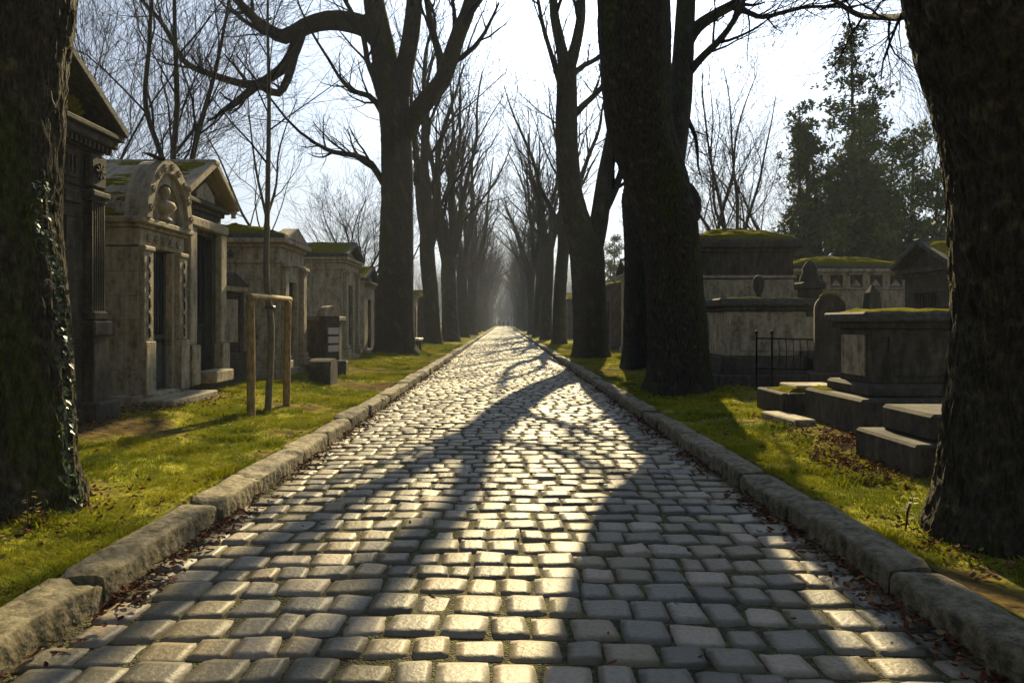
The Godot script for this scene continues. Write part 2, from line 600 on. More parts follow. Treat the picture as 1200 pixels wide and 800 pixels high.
func build_kerbs() -> void:
	var rng := RandomNumberGenerator.new()
	rng.seed = 5
	var shapes := []
	for k in 9:
		shapes.append(kerb_shape(60 + k, 1.0))
	var tints := [Color(1, 1, 1), Color(0.86, 0.84, 0.8), Color(1.0, 0.97, 0.88), Color(0.78, 0.76, 0.72)]
	var mats := []
	for t in tints:
		var m: StandardMaterial3D = M.kerb.duplicate()
		m.albedo_color = (t as Color).linear_to_srgb()
		mats.append(m)
	for side in [-1, 1]:
		var kerb := Node3D.new()
		kerb.name = "left_kerb" if side < 0 else "right_kerb"
		add_child(kerb)
		tag(kerb, "row of worn granite kerb stones edging the lane by the " + ("stake-held sapling" if side < 0 else "large double-stemmed trunk"), "", "", "structure")
		var z := 1.6
		while z > -226.0:
			var l := rng.randf_range(0.75, 1.45)
			if z < -60:
				l = rng.randf_range(1.6, 2.4)
			var o := MeshInstance3D.new()
			o.name = "kerb_stone"
			o.mesh = shapes[rng.randi() % shapes.size()]
			o.material_override = mats[rng.randi() % mats.size()]
			var b := Basis(Vector3.UP, rng.randf_range(-0.016, 0.016) + (PI if side < 0 else 0.0)) * Basis(Vector3.BACK, rng.randf_range(-0.05, 0.03)) * Basis(Vector3.RIGHT, rng.randf_range(-0.012, 0.012))
			o.transform = Transform3D(b * Basis.from_scale(Vector3(1, 1, l - rng.randf_range(0.006, 0.03))), Vector3(side * (2.075 + rng.randf_range(-0.02, 0.02)), rng.randf_range(-0.02, 0.015), z - l / 2))
			kerb.add_child(o, true)
			z -= l


func build_grass() -> void:
	var rng := RandomNumberGenerator.new()
	rng.seed = 77
	# one tuft of short blades
	var mb := MB.new()
	for k in 8:
		var a := rng.randf() * TAU
		var d := Vector3(cos(a), 0, sin(a))
		var s := Vector3(-d.z, 0, d.x) * rng.randf_range(0.0016, 0.003)
		var p := d * rng.randf_range(0.0, 0.03)
		var h := rng.randf_range(0.01, 0.03)
		var q := p + d * h * 0.35 + Vector3.UP * h * 0.7
		var t := p + d * h * rng.randf_range(0.7, 1.2) + Vector3.UP * h
		mb.tri(p - s, p + s, q, -d + Vector3.UP)
		mb.tri(p + s, q + s * 0.8, q, -d + Vector3.UP)
		mb.tri(q, q + s * 0.8, t, -d + Vector3.UP)
	var xf := []
	var cs := []
	var tries := 0
	while xf.size() < 90000 and tries < 400000:
		tries += 1
		var depth := 1.5 + 38.0 * pow(rng.randf(), 2.2)
		var side := -1.0 if rng.randf() < 0.55 else 1.0
		var x := side * (2.40 + (3.4 if side < 0 else 3.0) * pow(rng.randf(), 1.2))
		var z := -depth
		var bare := noise.get_noise_2d(x * 30.0 + 90.0, z * 30.0) * 1.3 + noise.get_noise_2d(x * 90.0, z * 90.0 + 70.0) * 0.8 + 0.6 * smoothstep(3.9, 5.2, absf(x)) - 0.16
		if rng.randf() < smoothstep(-0.25, 0.35, bare):
			continue
		var s := rng.randf_range(0.7, 1.35) * (1.0 + depth * 0.03)
		if noise.get_noise_2d(x * 120.0, z * 120.0 + 300.0) > 0.3:
			s *= rng.randf_range(1.2, 2.4)
		xf.append(Transform3D(Basis(Vector3.UP, rng.randf() * TAU).scaled(Vector3(s, s * rng.randf_range(0.8, 1.2), s)), Vector3(x, ground_y(x, z) - 0.004, z)))
		var t := clampf(0.5 + noise.get_noise_2d(x * 45.0 + 20.0, z * 45.0) + rng.randf_range(-0.3, 0.3), 0, 1)
		var col := Color(0.11, 0.15, 0.012).lerp(Color(0.3, 0.285, 0.02), t)
		if rng.randf() < 0.06:
			col = Color(0.26, 0.2, 0.09)
		cs.append(col)
	# weeds in the joints of the lane
	for k in 2600:
		var x := rng.randf_range(-2.05, 2.05)
		var z := -2.0 - 14.0 * pow(rng.randf(), 1.5)
		if noise.get_noise_2d(x * 40.0, z * 40.0 + 800.0) < 0.05:
			continue
		xf.append(Transform3D(Basis(Vector3.UP, rng.randf() * TAU).scaled(Vector3.ONE * rng.randf_range(0.35, 0.6)), Vector3(x, road_y(x) - 0.002, z)))
		cs.append(Color(0.09, 0.11, 0.015))
	scatter("grass", mb.mesh(), M.blade, xf, cs, "short yellow-green grass and moss on the verges", self)


func scatter(called: String, mesh: Mesh, m: Material, xf: Array, cs: Array, label: String, parent: Node) -> MultiMeshInstance3D:
	var mm := MultiMesh.new()
	mm.transform_format = MultiMesh.TRANSFORM_3D
	mm.use_colors = cs.size() > 0
	mm.mesh = mesh
	mm.instance_count = xf.size()
	for k in xf.size():
		mm.set_instance_transform(k, xf[k])
		if cs.size():
			mm.set_instance_color(k, cs[k])
	var o := MultiMeshInstance3D.new()
	o.name = called
	o.multimesh = mm
	o.material_override = m
	parent.add_child(o, true)
	tag(o, label, "", "", "stuff")
	return o


func leaf_shape(len: float, wid: float, curl: float) -> ArrayMesh:
	var pts := PackedVector3Array()
	for r in 4:
		var t := r / 3.0
		var w: float = wid * [0.12, 0.9, 0.75, 0.05][r]
		for s in [-1.0, 0.0, 1.0]:
			pts.append(Vector3(s * w * 0.5, curl * (absf(s) * 0.35 + (t - 0.5) * (t - 0.5) * 1.6), (t - 0.5) * len))
	var mb := MB.new()
	mb.sheet(3, 4, pts)
	return mb.mesh()


func build_fallen_leaves() -> void:
	var rng := RandomNumberGenerator.new()
	rng.seed = 99
	var xf := []
	var cs := []
	var add := func(p: Vector3, s: float):
		var b := Basis(Vector3.UP, rng.randf() * TAU) * Basis(Vector3.RIGHT, rng.randf_range(-0.5, 0.5)) * Basis(Vector3.BACK, rng.randf_range(-0.6, 0.6))
		xf.append(Transform3D(b.scaled(Vector3.ONE * s), p))
		var t := rng.randf()
		cs.append(Color(0.05, 0.018, 0.01).lerp(Color(0.16, 0.06, 0.03), t) if rng.randf() < 0.8 else Color(0.2, 0.13, 0.06))
	for k in 3800:
		var side := -1.0 if rng.randf() < 0.5 else 1.0
		var z := -1.6 - 26.0 * pow(rng.randf(), 1.7)
		if noise.get_noise_2d(z * 60.0, side * 400.0) < -0.12 and rng.randf() < 0.8:
			continue
		var x := side * (2.07 - 0.2 * pow(rng.randf(), 2.0))
		add.call(Vector3(x, road_y(x) + rng.randf_range(0.02, 0.055), z), rng.randf_range(0.5, 1.1))
	for k in 130:
		var z := -2.0 - 14.0 * pow(rng.randf(), 1.5)
		var x := rng.randf_range(-2.0, 2.0)
		add.call(Vector3(x, road_y(x) + 0.05, z), rng.randf_range(0.4, 0.8))
	for k in 2600:
		var side := -1.0 if rng.randf() < 0.45 else 1.0
		var z := -2.5 - 22.0 * pow(rng.randf(), 1.4)
		var x := side * rng.randf_range(2.4, 5.2)
		if noise.get_noise_2d(x * 50.0, z * 50.0 + 40.0) < 0.12 and rng.randf() < 0.85:
			continue
		add.call(Vector3(x, ground_y(x, z) + rng.randf_range(0.015, 0.03), z), rng.randf_range(0.5, 1.0))
	# drifts against the steps and the plinths
	for d in [[3.2, -6.2, 0.14, 0.4, 420], [3.75, -7.4, 0.25, 0.3, 420], [-4.85, -8.2, 0.25, 0.9, 300], [-4.6, -10.2, 0.3, 0.8, 260], [3.6, -8.6, 0.3, 0.4, 160], [-3.2, -4.6, 0.35, 0.3, 260], [3.0, -4.1, 0.35, 0.35, 300], [3.3, -12.4, 0.5, 0.4, 260]]:
		for k in d[4]:
			var x: float = d[0] + rng.randfn(0, d[2])
			var z: float = d[1] + rng.randfn(0, d[3])
			if absf(x) > 2.45:
				add.call(Vector3(x, ground_y(x, z) + rng.randf_range(0.01, 0.05), z), rng.randf_range(0.6, 1.1))
	scatter("fallen_leaves", leaf_shape(0.06, 0.035, 0.02), M.leaf, xf, cs, "dry red-brown leaves fallen in the gutters and on the turf", self)


# ---------------------------------------------------------------- trees
func smooth_path(p: Array, step: float) -> Array:
	# p: [[Vector3, radius], ...] -> [points, radii] along a Catmull-Rom curve
	var pts := PackedVector3Array()
	var rad := PackedFloat32Array()
	for k in p.size() - 1:
		var a: Vector3 = p[max(k - 1, 0)][0]
		var b: Vector3 = p[k][0]
		var c: Vector3 = p[k + 1][0]
		var d: Vector3 = p[min(k + 2, p.size() - 1)][0]
		var m: int = max(1, int(ceil(b.distance_to(c) / step)))
		for j in m:
			var t := j / float(m)
			pts.append(b.cubic_interpolate(c, a, d, t))
			rad.append(lerpf(p[k][1], p[k + 1][1], t))
	pts.append(p[p.size() - 1][0])
	rad.append(p[p.size() - 1][1])
	return [pts, rad]


# a path given as seen: [px, py, radius in pixels] at a depth, swinging a little nearer and farther
func seen_path(p: Array, depth: float, swing := 0.0, origin := Vector3.ZERO) -> Array:
	var out := []
	for k in p.size():
		var d: float = depth + (p[k][3] if p[k].size() > 3 else swing * k / float(p.size()))
		out.append([sight(p[k][0], p[k][1], d) - origin, p[k][2] / 800.0 * d])
	return out


func branch(mb: MB, p: Vector3, dir: Vector3, len: float, r: float, lev: int, most: int, rng: RandomNumberGenerator, q: Dictionary) -> void:
	var segs: int = [6, 5, 4, 3, 3, 2][lev]
	var pts := PackedVector3Array([p])
	var rad := PackedFloat32Array([r])
	var d := dir
	var at := p
	for k in segs:
		d = (d + Vector3(rng.randf_range(-1, 1), rng.randf_range(-1, 1), rng.randf_range(-1, 1)) * q.wob + Vector3.UP * q.up).normalized()
		at += d * len / segs
		pts.append(at)
		rad.append(maxf(r * lerpf(1.0, 0.32, (k + 1.0) / segs), q.thin))
	mb.tube(pts, rad, [7, 5, 4, 3, 3, 3][lev])
	if lev < most:
		offshoots(mb, pts, rad, len, lev, most, rng, q, 0.22)


func offshoots(mb: MB, pts: PackedVector3Array, rad: PackedFloat32Array, len: float, lev: int, most: int, rng: RandomNumberGenerator, q: Dictionary, from: float) -> void:
	var kids: int = q.kids[min(lev, q.kids.size() - 1)]
	var turn := rng.randf() * TAU
	for k in kids:
		var t := lerpf(from, 1.0, (k + rng.randf_range(0.1, 0.9)) / kids)
		var f := t * (pts.size() - 1)
		var j: int = min(int(f), pts.size() - 2)
		var at := pts[j].lerp(pts[j + 1], f - j)
		var d := (pts[j + 1] - pts[j]).normalized()
		turn += 2.4 + rng.randf_range(-0.5, 0.5)
		var side := d.cross(Vector3(0.3, 0.1, 0.95)).normalized().rotated(d, turn)
		var ang := rng.randf_range(q.a0, q.a1)
		var nd := (d * cos(ang) + side * sin(ang)).normalized()
		var l := len * rng.randf_range(0.48, 0.8) * (1.15 - 0.45 * t)
		branch(mb, at, nd, l, maxf(lerpf(rad[j], rad[j + 1], f - j) * rng.randf_range(0.36, 0.55), q.thin), lev + 1, most, rng, q)


func habit(more := {}) -> Dictionary:
	var q := {"wob": 0.2, "up": 0.09, "kids": [5, 5, 4, 3], "a0": 0.45, "a1": 1.0, "thin": 0.004}
	q.merge(more, true)
	return q


func flare(path: Array, foot_y: float, root: float) -> void:
	# widens a trunk path towards its foot
	var pts: PackedVector3Array = path[0]
	var rad: PackedFloat32Array = path[1]
	for k in pts.size():
		var h := pts[k].y - foot_y
		rad[k] *= 1.0 + root * exp(-maxf(h, 0.0) / 0.22)
	path[1] = rad


# a tree drawn from a trunk path and limb paths; twigs grow from the limbs
func drawn_tree(called: String, label: String, group: String, trunk_p: Array, limbs: Array, depth: float, q: Dictionary, sd: int, sides: int, step: float, lump: float, fine: float, most: int) -> Node3D:
	var foot := sight(trunk_p[0][0], trunk_p[0][1], depth)
	foot.y = ground_y(foot.x, foot.z)
	var t := thing(called, label, "tree", foot, 0.0, group)
	var rng := RandomNumberGenerator.new()
	rng.seed = sd
	var tp := seen_path(trunk_p, depth, 0.0, foot)
	tp.push_front([Vector3(tp[0][0].x, -0.25, tp[0][0].z), tp[0][1] * 1.05])
	var path := smooth_path(tp, step)
	flare(path, 0.0, (0.06 if foot.x < 0 else 0.12) if depth < 6.0 else 0.2)
	var mb := MB.new()
	mb.tube(path[0], path[1], sides, lump, noise, fine)
	part("trunk", mb, M.bark, t)
	var cr := MB.new()
	var n := trunk_p.size()
	for l in limbs:
		var lp := smooth_path(seen_path(l.p, depth, l.get("swing", 0.0), foot), step * 2.0)
		var lb := MB.new()
		lb.tube(lp[0], lp[1], max(8, sides / 3), lump * 0.6, noise, fine * 0.5)
		part("limb", lb, M.bark, t)
		if l.get("twigs", true):
			var long := 0.0
			for k in lp[0].size() - 1:
				long += lp[0][k].distance_to(lp[0][k + 1])
			var ql := q.duplicate()
			ql.kids = [l.get("kids", 7)] + q.kids.slice(1)
			offshoots(cr, lp[0], lp[1], minf(long, l.get("reach", 5.0)), 0, most, rng, ql, l.get("from", 0.25))
			if lp[1][lp[1].size() - 1] < 0.25 and l.get("tip", true):
				var e: int = lp[0].size() - 1
				branch(cr, lp[0][e], (lp[0][e] - lp[0][e - 1]).normalized(), l.get("tiplen", 4.0), lp[1][e] * 0.95, 0, most, rng, q)
	if cr.v.size():
		part("crown", cr, M.twig, t)
	return t


# an avenue tree grown from numbers: a stout bole that parts into rising limbs
func grown_tree(called: String, label: String, group: String, where: Vector3, r: float, fork: float, tall: float, limbs: int, q: Dictionary, sd: int, most: int, sides := 18, spread := 0.32) -> Node3D:
	var rng := RandomNumberGenerator.new()
	rng.seed = sd
	var t := thing(called, label, "tree", where, 0.0, group)
	var lean := Vector3(rng.randf_range(-0.05, 0.05), 0, rng.randf_range(-0.05, 0.05))
	var tp := [[Vector3(0, -0.3, 0), r * 1.1], [Vector3(0, 0.1, 0), r * 1.06], [lean * 2.0 + Vector3(0, fork * 0.4, 0), r * 0.92], [lean * fork + Vector3(0, fork * 0.75, 0), r * 0.88], [lean * fork + Vector3(0, fork * 1.0, 0), r * 0.86], [lean * fork * 1.1 + Vector3(0, fork * 1.12, 0), r * 0.55]]
	var path := smooth_path(tp, 0.25)
	flare(path, 0.0, 0.3)
	var mb := MB.new()
	mb.tube(path[0], path[1], sides, 0.16, noise, 0.04)
	part("trunk", mb, M.bark, t)
	var cr := MB.new()
	var a0 := rng.randf() * TAU
	for k in limbs:
		var a := a0 + TAU * k / limbs + rng.randf_range(-0.4, 0.4)
		var d := Vector3(cos(a), 0, sin(a))
		var len := (tall - fork) * rng.randf_range(0.72, 0.9)
		var lr := r * rng.randf_range(0.42, 0.62)
		var p := lean * fork + Vector3(0, fork * rng.randf_range(0.8, 0.98), 0) + d * r * 0.25
		var lp := [[p, lr]]
		var dir := (Vector3.UP + d * spread * rng.randf_range(0.6, 1.7)).normalized()
		for s in 6:
			p += dir * len / 6.0
			dir = (dir + Vector3(rng.randf_range(-1, 1), 0.3, rng.randf_range(-1, 1)) * q.get("crook", 0.3)).normalized()
			lp.append([p, lr * lerpf(1.0, 0.16, (s + 1) / 6.0)])
		var pp := smooth_path(lp, 0.6)
		var lb := MB.new()
		lb.tube(pp[0], pp[1], 9, 0.12, noise, 0.02)
		part("limb", lb, M.bark, t)
		offshoots(cr, pp[0], pp[1], len * 0.62, 0, most, rng, q, 0.16)
	part("crown", cr, M.twig, t)
	return t


func copy_of(src: Node3D, label: String, where: Vector3, turn: float, size: float, group := "") -> Node3D:
	var o: Node3D = src.duplicate()
	o.name = numbered(String(src.name).rstrip("0123456789").rstrip("_"))
	add_child(o)
	o.position = where
	o.rotation.y = turn
	o.scale = Vector3.ONE * size
	o.set_meta("label", label)
	if group:
		o.set_meta("group", group)
	return o


func build_trees() -> void:
	var q := habit()
	# --- the two trunks that frame the picture
	drawn_tree("avenue_tree", "thick dark trunk with ivy climbing its lit edge, cut off by the photo's side", "trees lining the lane",
		[[-9, 612, 96], [-14, 560, 90], [-13, 500, 87], [-14, 430, 84], [-20, 330, 82], [-26, 250, 81], [-25, 150, 82], [-22, 60, 83], [-14, 0, 83], [-8, -90, 80], [-14, -220, 74], [-24, -380, 66]],
		[{"p": [[-10, -350, 55, 0], [-60, -500, 46, 0.2], [-140, -700, 36, 0.6], [-180, -1000, 24, 1.2]], "kids": 6}, {"p": [[0, -350, 50, 0], [80, -520, 38, -0.2], [140, -760, 28, -0.8], [150, -1000, 18, -1.2]], "kids": 6}], 4.85, q, 3, 170, 0.03, 0.08, 0.06, 2)
	drawn_tree("avenue_tree", "thick dark trunk beside the two-tier stone slab, bulging towards its top", "trees lining the lane",
		[[1203, 655, 96], [1207, 600, 94], [1211, 530, 92], [1217, 450, 91], [1221, 380, 90], [1219, 300, 91], [1214, 210, 92], [1208, 150, 95], [1199, 90, 100], [1191, 40, 106], [1187, 0, 110], [1181, -60, 110], [1183, -160, 96], [1191, -300, 80]],
		[{"p": [[1160, -200, 60, 0], [1080, -380, 44, -0.3], [1010, -600, 34, -0.9], [980, -900, 22, -1.4]], "kids": 6}, {"p": [[1190, -260, 66, 0], [1240, -450, 50, 0.4], [1260, -700, 38, 1.0], [1230, -1000, 24, 1.6]], "kids": 6},
		{"p": [[1165, -90, 14, 0.2], [1110, -70, 9, 1.2], [1080, -30, 6.5, 2.4], [1062, 16, 4.6, 3.6], [1036, 20, 3.6, 4.4], [1006, 17, 3, 5.2], [978, 0, 2.4, 6.0]], "kids": 14, "reach": 1.6, "tiplen": 1.2, "from": 0.3}], 4.3, habit({"kids": [6, 5, 4], "up": -0.03, "wob": 0.24}), 4, 170, 0.03, 0.08, 0.06, 3)
	# --- the double-stemmed giant
	drawn_tree("avenue_tree", "huge double-stemmed trunk with a burl, standing beside the pale sarcophagus tomb", "trees lining the lane",
		[[795, 455, 36], [795, 430, 35], [794, 380, 34], [790, 320, 33], [785, 270, 34], [776, 230, 35], [764, 190, 36], [752, 150, 38], [746, 105, 40], [743, 40, 42], [741, -20, 42], [736, -110, 38], [728, -230, 30], [722, -330, 24]],
		[{"p": [[774, 235, 18, 0], [786, 185, 17, 0.5], [795, 130, 14.5, 1.2], [799, 90, 13, 1.7], [802, 40, 11.5, 2.1], [806, -30, 10, 2.6], [812, -130, 7.5, 3.2], [818, -240, 4.5, 3.8]], "kids": 9, "from": 0.6},
		{"p": [[801, 62, 7, 1.9], [815, 34, 7.5, 2.1], [840, 16, 6, 2.3], [863, 3, 5.5, 2.5], [890, -18, 4.6, 2.7], [930, -60, 3, 3]], "kids": 8, "reach": 3.0, "tiplen": 2.0},
		{"p": [[800, 95, 5.5, 1.7], [820, 70, 4.6, 1.6], [845, 45, 3.8, 1.5], [861, 22, 3.2, 1.5], [876, -10, 2.3, 1.5]], "kids": 8, "reach": 2.2, "tiplen": 1.5},
		{"p": [[858, 8, 3.6, 2.4], [876, 14, 3, 2.4], [894, 20, 2.6, 2.4], [920, 14, 2.2, 2.4], [948, 8, 1.9, 2.4], [990, 8, 1.5, 2.4]], "kids": 14, "reach": 1.6, "tiplen": 1.2, "from": 0.1},
		{"p": [[797, 120, 3.5, 1.3], [806, 140, 3, 1.4], [815, 160, 2.2, 1.5], [818, 185, 1.5, 1.6]], "kids": 6, "reach": 1.0, "tiplen": 0.6},
		{"p": [[728, -220, 26], [700, -300, 20], [680, -420, 14], [670, -560, 8]], "kids": 6},
		{"p": [[724, -280, 22], [750, -380, 18], [770, -500, 12], [775, -640, 7]], "kids": 6},
		{"p": [[800, 268, 10], [806, 252, 15], [808, 236, 14], [804, 222, 10], [796, 212, 4]], "twigs": false}], 12.9, habit({"kids": [6, 5, 4, 3], "thin": 0.0035}), 5, 90, 0.08, 0.14, 0.04, 3)
	# --- behind it
	drawn_tree("avenue_tree", "straight trunk standing close behind the huge double-stemmed trunk", "trees lining the lane",
		[[745, 430, 16], [746, 380, 15], [747, 300, 15], [746, 240, 16], [748, 190, 14], [752, 110, 13], [752, 30, 11], [748, -80, 9]],
		[{"p": [[752, 40, 8], [735, -30, 6.5], [722, -120, 5], [718, -220, 3]]}, {"p": [[750, 10, 8], [765, -80, 6], [775, -180, 4]]}, {"p": [[742, 246, 9], [736, 236, 8], [735, 226, 6]], "twigs": false}], 19.0, q, 6, 28, 0.2, 0.14, 0.04, 3)
	drawn_tree("avenue_tree", "tree forking low into two rising stems, whose forked shadow crosses the cobbles", "trees lining the lane",
		[[692, 418, 20.5], [692, 385, 20], [690, 330, 20], [687, 292, 20], [678, 262, 16], [669, 225, 13.5], [664, 165, 13], [664, 110, 12], [664, 78, 11], [663, 64, 8]],
		[{"p": [[664, 88, 8.5], [657, 52, 6.4], [650, 20, 5.4], [648, -10, 4.8], [645, -60, 3.2], [638, -120, 1.8]], "kids": 4, "reach": 2.2, "tiplen": 1.2},
		{"p": [[665, 88, 8], [675, 52, 6.4], [681, 18, 5.6], [680, -18, 5], [675, -70, 3.2], [672, -130, 1.8]], "kids": 4, "reach": 2.2, "tiplen": 1.2},
		{"p": [[692, 300, 14], [702, 260, 11.5], [708, 215, 10], [714, 180, 9], [722, 140, 8], [734, 80, 7], [744, 0, 6], [750, -100, 3.5]], "kids": 6, "reach": 3.5, "tiplen": 2.0},
		{"p": [[668, 140, 5], [685, 122, 3.5], [702, 106, 3], [722, 80, 2]], "kids": 6, "reach": 3.0},
		{"p": [[668, 90, 4], [685, 76, 3], [702, 67, 2.6], [725, 40, 1.8]], "kids": 6, "reach": 3.0},
		{"p": [[704, 255, 6], [716, 232, 5], [727, 205, 4.2], [738, 160, 3]], "kids": 6, "reach": 3.0},
		{"p": [[660, 110, 4], [648, 70, 3], [634, 20, 2.2], [625, -40, 1.5]], "kids": 7, "reach": 3.5}], 24.8, habit({"kids": [6, 5, 4, 2], "up": 0.14, "thin": 0.004}), 7, 30, 0.25, 0.14, 0.04, 3)
	# --- the tree with the long crooked limb over the chapels
	drawn_tree("avenue_tree", "tree with a long crooked limb reaching out over the chapel roofs", "trees lining the lane",
		[[463, 413, 24], [463, 385, 22], [464, 320, 20], [465, 250, 18.5], [465, 190, 18], [463, 150, 17.5], [460, 112, 18], [453, 78, 16], [446, 40, 13], [438, 0, 12], [430, -60, 10], [424, -140, 7]],
		[{"p": [[446, 50, 12], [432, 34, 12], [412, 26, 12], [385, 24, 11], [358, 31, 9.5], [333, 43, 8.5], [308, 30, 6], [290, 13, 5.2], [276, -6, 4.5], [268, -50, 3.5], [255, -110, 2]], "swing": 1.2, "kids": 12, "reach": 3.5, "from": 0.35},
		{"p": [[352, 38, 7], [345, 58, 7], [336, 74, 6.5], [320, 88, 5.4], [300, 99, 5.2], [275, 96, 4.4], [250, 88, 4], [228, 80, 3.6], [214, 70, 3.4], [203, 50, 3], [186, 22, 2.6], [166, 0, 2.2], [150, -40, 1.5]], "swing": 1.6, "kids": 14, "reach": 2.6, "from": 0.3, "tiplen": 2.0},
		{"p": [[306, 96, 5], [292, 107, 4.6], [276, 120, 4], [259, 131, 2.8]], "swing": 0.4, "kids": 5, "reach": 1.6, "tiplen": 0.8},
		{"p": [[348, 48, 5], [343, 72, 4.8], [336, 94, 4.6], [326, 109, 4.4], [312, 104, 4.2], [300, 99, 4]], "swing": 1.1, "kids": 4, "reach": 1.2, "tip": false},
		{"p": [[468, 110, 13], [474, 80, 10.5], [481, 45, 10], [485, 10, 9.5], [486, -40, 8], [482, -130, 5], [480, -220, 3]], "swing": -1.0, "kids": 9},
		{"p": [[472, 160, 11], [484, 138, 11], [500, 116, 10.5], [517, 96, 10], [528, 68, 9.5], [538, 38, 9], [551, 4, 8], [560, -60, 6], [566, -150, 3]], "swing": -1.2, "kids": 10},
		{"p": [[517, 98, 6], [516, 70, 5], [508, 40, 4.2], [500, 0, 3.5], [496, -60, 2.4]], "kids": 8},
		{"p": [[448, 120, 5], [438, 90, 4], [430, 70, 3.4], [425, 40, 3], [404, 0, 2.4]], "swing": -1.0, "kids": 8, "reach": 3.0},
		{"p": [[449, 215, 4], [435, 192, 4], [415, 182, 3.4], [390, 178, 2.8], [370, 168, 2]], "swing": -1.4, "kids": 9, "reach": 2.6, "from": 0.1},
		{"p": [[448, 128, 4], [432, 112, 3.4], [412, 106, 2.6], [396, 88, 2]], "swing": -0.8, "kids": 7, "reach": 2.4, "from": 0.1}], 26.5, habit({"kids": [6, 5, 4, 3], "up": 0.12, "thin": 0.004}), 8, 30, 0.25, 0.1, 0.04, 3)
	# --- the avenue beyond, grown
	var spots := [
		[-3.95, 38.0, 0.46, 6.5, 20.0, 4, "slim trunk next in line behind the tree with the crooked limb"],
		[-3.6, 46.0, 0.56, 5.5, 21.0, 5, "stout low-forking trunk just past the slim trunk on the chapel-row side"],
		[-3.45, 57.0, 0.5, 6.0, 20.0, 4, "trunk overlapping its neighbours in the dark clump beside the sunlit gutter"],
		[-3.3, 70.0, 0.56, 6.5, 21.0, 5, "last stout trunk of the dark clump on the crooked-limb tree's side"],
		[3.25, 40.0, 0.4, 7.5, 20.0, 4, "narrow upright trunk next in line behind the low-forking tree"],
		[3.2, 51.0, 0.42, 7.0, 19.0, 4, "slender trunk second in line behind the low-forking tree"],
		[3.15, 62.0, 0.46, 6.5, 20.0, 5, "slender trunk third in line behind the low-forking tree"],
		[3.1, 74.0, 0.46, 6.0, 19.0, 5, "slender trunk fourth in line behind the low-forking tree"]]
	var grown := []
	for k in spots.size():
		var s: Array = spots[k]
		grown.append(grown_tree("avenue_tree", s[6], "trees lining the lane", Vector3(s[0], ground_y(s[0], -s[1]), -s[1]), s[2], s[3], s[4], s[5], habit({"kids": [9, 5, 4], "a0": 0.35, "a1": 0.9, "up": 0.11, "thin": 0.008, "crook": 0.24}), 200 + k, 3, 18, 0.2))
	var rng := RandomNumberGenerator.new()
	rng.seed = 31
	var ord := ["fifth", "sixth", "seventh", "eighth", "ninth", "tenth", "eleventh", "twelfth", "thirteenth", "fourteenth"]
	for side in [-1, 1]:
		for k in 10:
			var z := -(84.0 + k * 13.0 + rng.randf_range(-1.5, 1.5))
			var x: float = side * 3.25
			copy_of(grown[rng.randi() % grown.size()], "hazy distant avenue tree, " + ord[k] + " in line behind the " + ("crooked-limb tree" if side < 0 else "low-forking tree"), Vector3(x, ground_y(x, z), z), rng.randf() * TAU, rng.randf_range(0.8, 0.98))
	# --- bare trees behind the chapels
	var qa := habit({"kids": [10, 6, 4, 3], "a0": 0.35, "a1": 0.8, "up": 0.08, "wob": 0.26, "thin": 0.006, "crook": 0.3})
	var bare := []
	bare.append(grown_tree("bare_tree", "fine-twigged bare tree rising behind the chapel with the round-arched front", "bare trees behind the tombs", Vector3(-14.6, 0.3, -26.0), 0.14, 2.2, 16.5, 5, qa, 301, 3, 9, 0.3))
	bare.append(grown_tree("bare_tree", "bare tree with two tall thin stems beyond the mossy flat roof near the huge trunk", "bare trees behind the tombs", Vector3(9.6, 0.3, -30.0), 0.17, 4.2, 15.5, 3, habit({"kids": [7, 5, 4, 3], "a0": 0.4, "a1": 0.9, "up": 0.06, "wob": 0.3, "thin": 0.006, "crook": 0.36}), 302, 3, 9, 0.2))
	bare.append(grown_tree("bare_tree", "broad bare tree filling the gap beside the crooked-limb tree's trunk", "bare trees behind the tombs", Vector3(-9.6, 0.3, -46.0), 0.19, 3.0, 12.5, 6, qa, 303, 3, 9, 0.45))
	for s in [[0, -16.2, 27.5, 1.05, 1.0, "slender bare tree directly behind the pedimented chapel's gable"], [1, -11.8, 24.5, 2.0, 1.35, "tall bare tree rising behind the gabled chapel's roof ridge"], [0, -19.5, 30.0, 3.4, 1.15, "bare tree half hidden by the ivy-clad trunk and pediment"], [1, -12.5, 36.0, 0.6, 1.1, "thin bare tree far behind the sapling's stake frame"],
		[0, 13.6, 40.0, 1.9, 0.8, "crooked bare tree between the twin-stemmed tree and the evergreen"], [2, 11.5, 44.0, 5.0, 0.9, "faint bare tree far behind the mossy flat-roofed tomb"], [1, 22.5, 38.0, 2.9, 0.95, "wavy bare tree just behind the evergreen's outer edge"], [0, 20.0, 44.0, 0.2, 0.75, "small bare tree seen through the evergreen's lower gaps"], [2, -13.0, 60.0, 2.2, 1.0, "faint bare tree beyond the row of distant chapels"], [1, 11.3, 33.0, 0.9, 1.05, "slim bare tree close beside the twin-stemmed one behind the level mossy roof"], [2, 17.5, 42.0, 1.4, 1.15, "bare tree showing behind the pointed evergreen's open side"], [0, 24.0, 36.0, 4.0, 0.95, "bare tree half hidden by the bulging framing trunk"], [1, -7.6, 52.0, 3.0, 0.95, "thin bare tree between the crooked-limb tree and the slim trunk"]]:
		copy_of(bare[s[0]], s[5], Vector3(s[1], ground_y(s[1], -s[2]), -s[2]), s[3], s[4])
	# --- the wood that closes the lane
	for k in 34:
		var x := -30.0 + 60.0 * (k + rng.randf_range(0.1, 0.9)) / 34.0
		var z := -rng.randf_range(232.0, 275.0)
		copy_of(bare[[0, 2][k % 2]], "tree of the hazy wood that closes the far end of the lane", Vector3(x, ground_y(10, z), z), rng.randf() * TAU, rng.randf_range(1.2, 1.9), "trees of the wood at the lane's end")
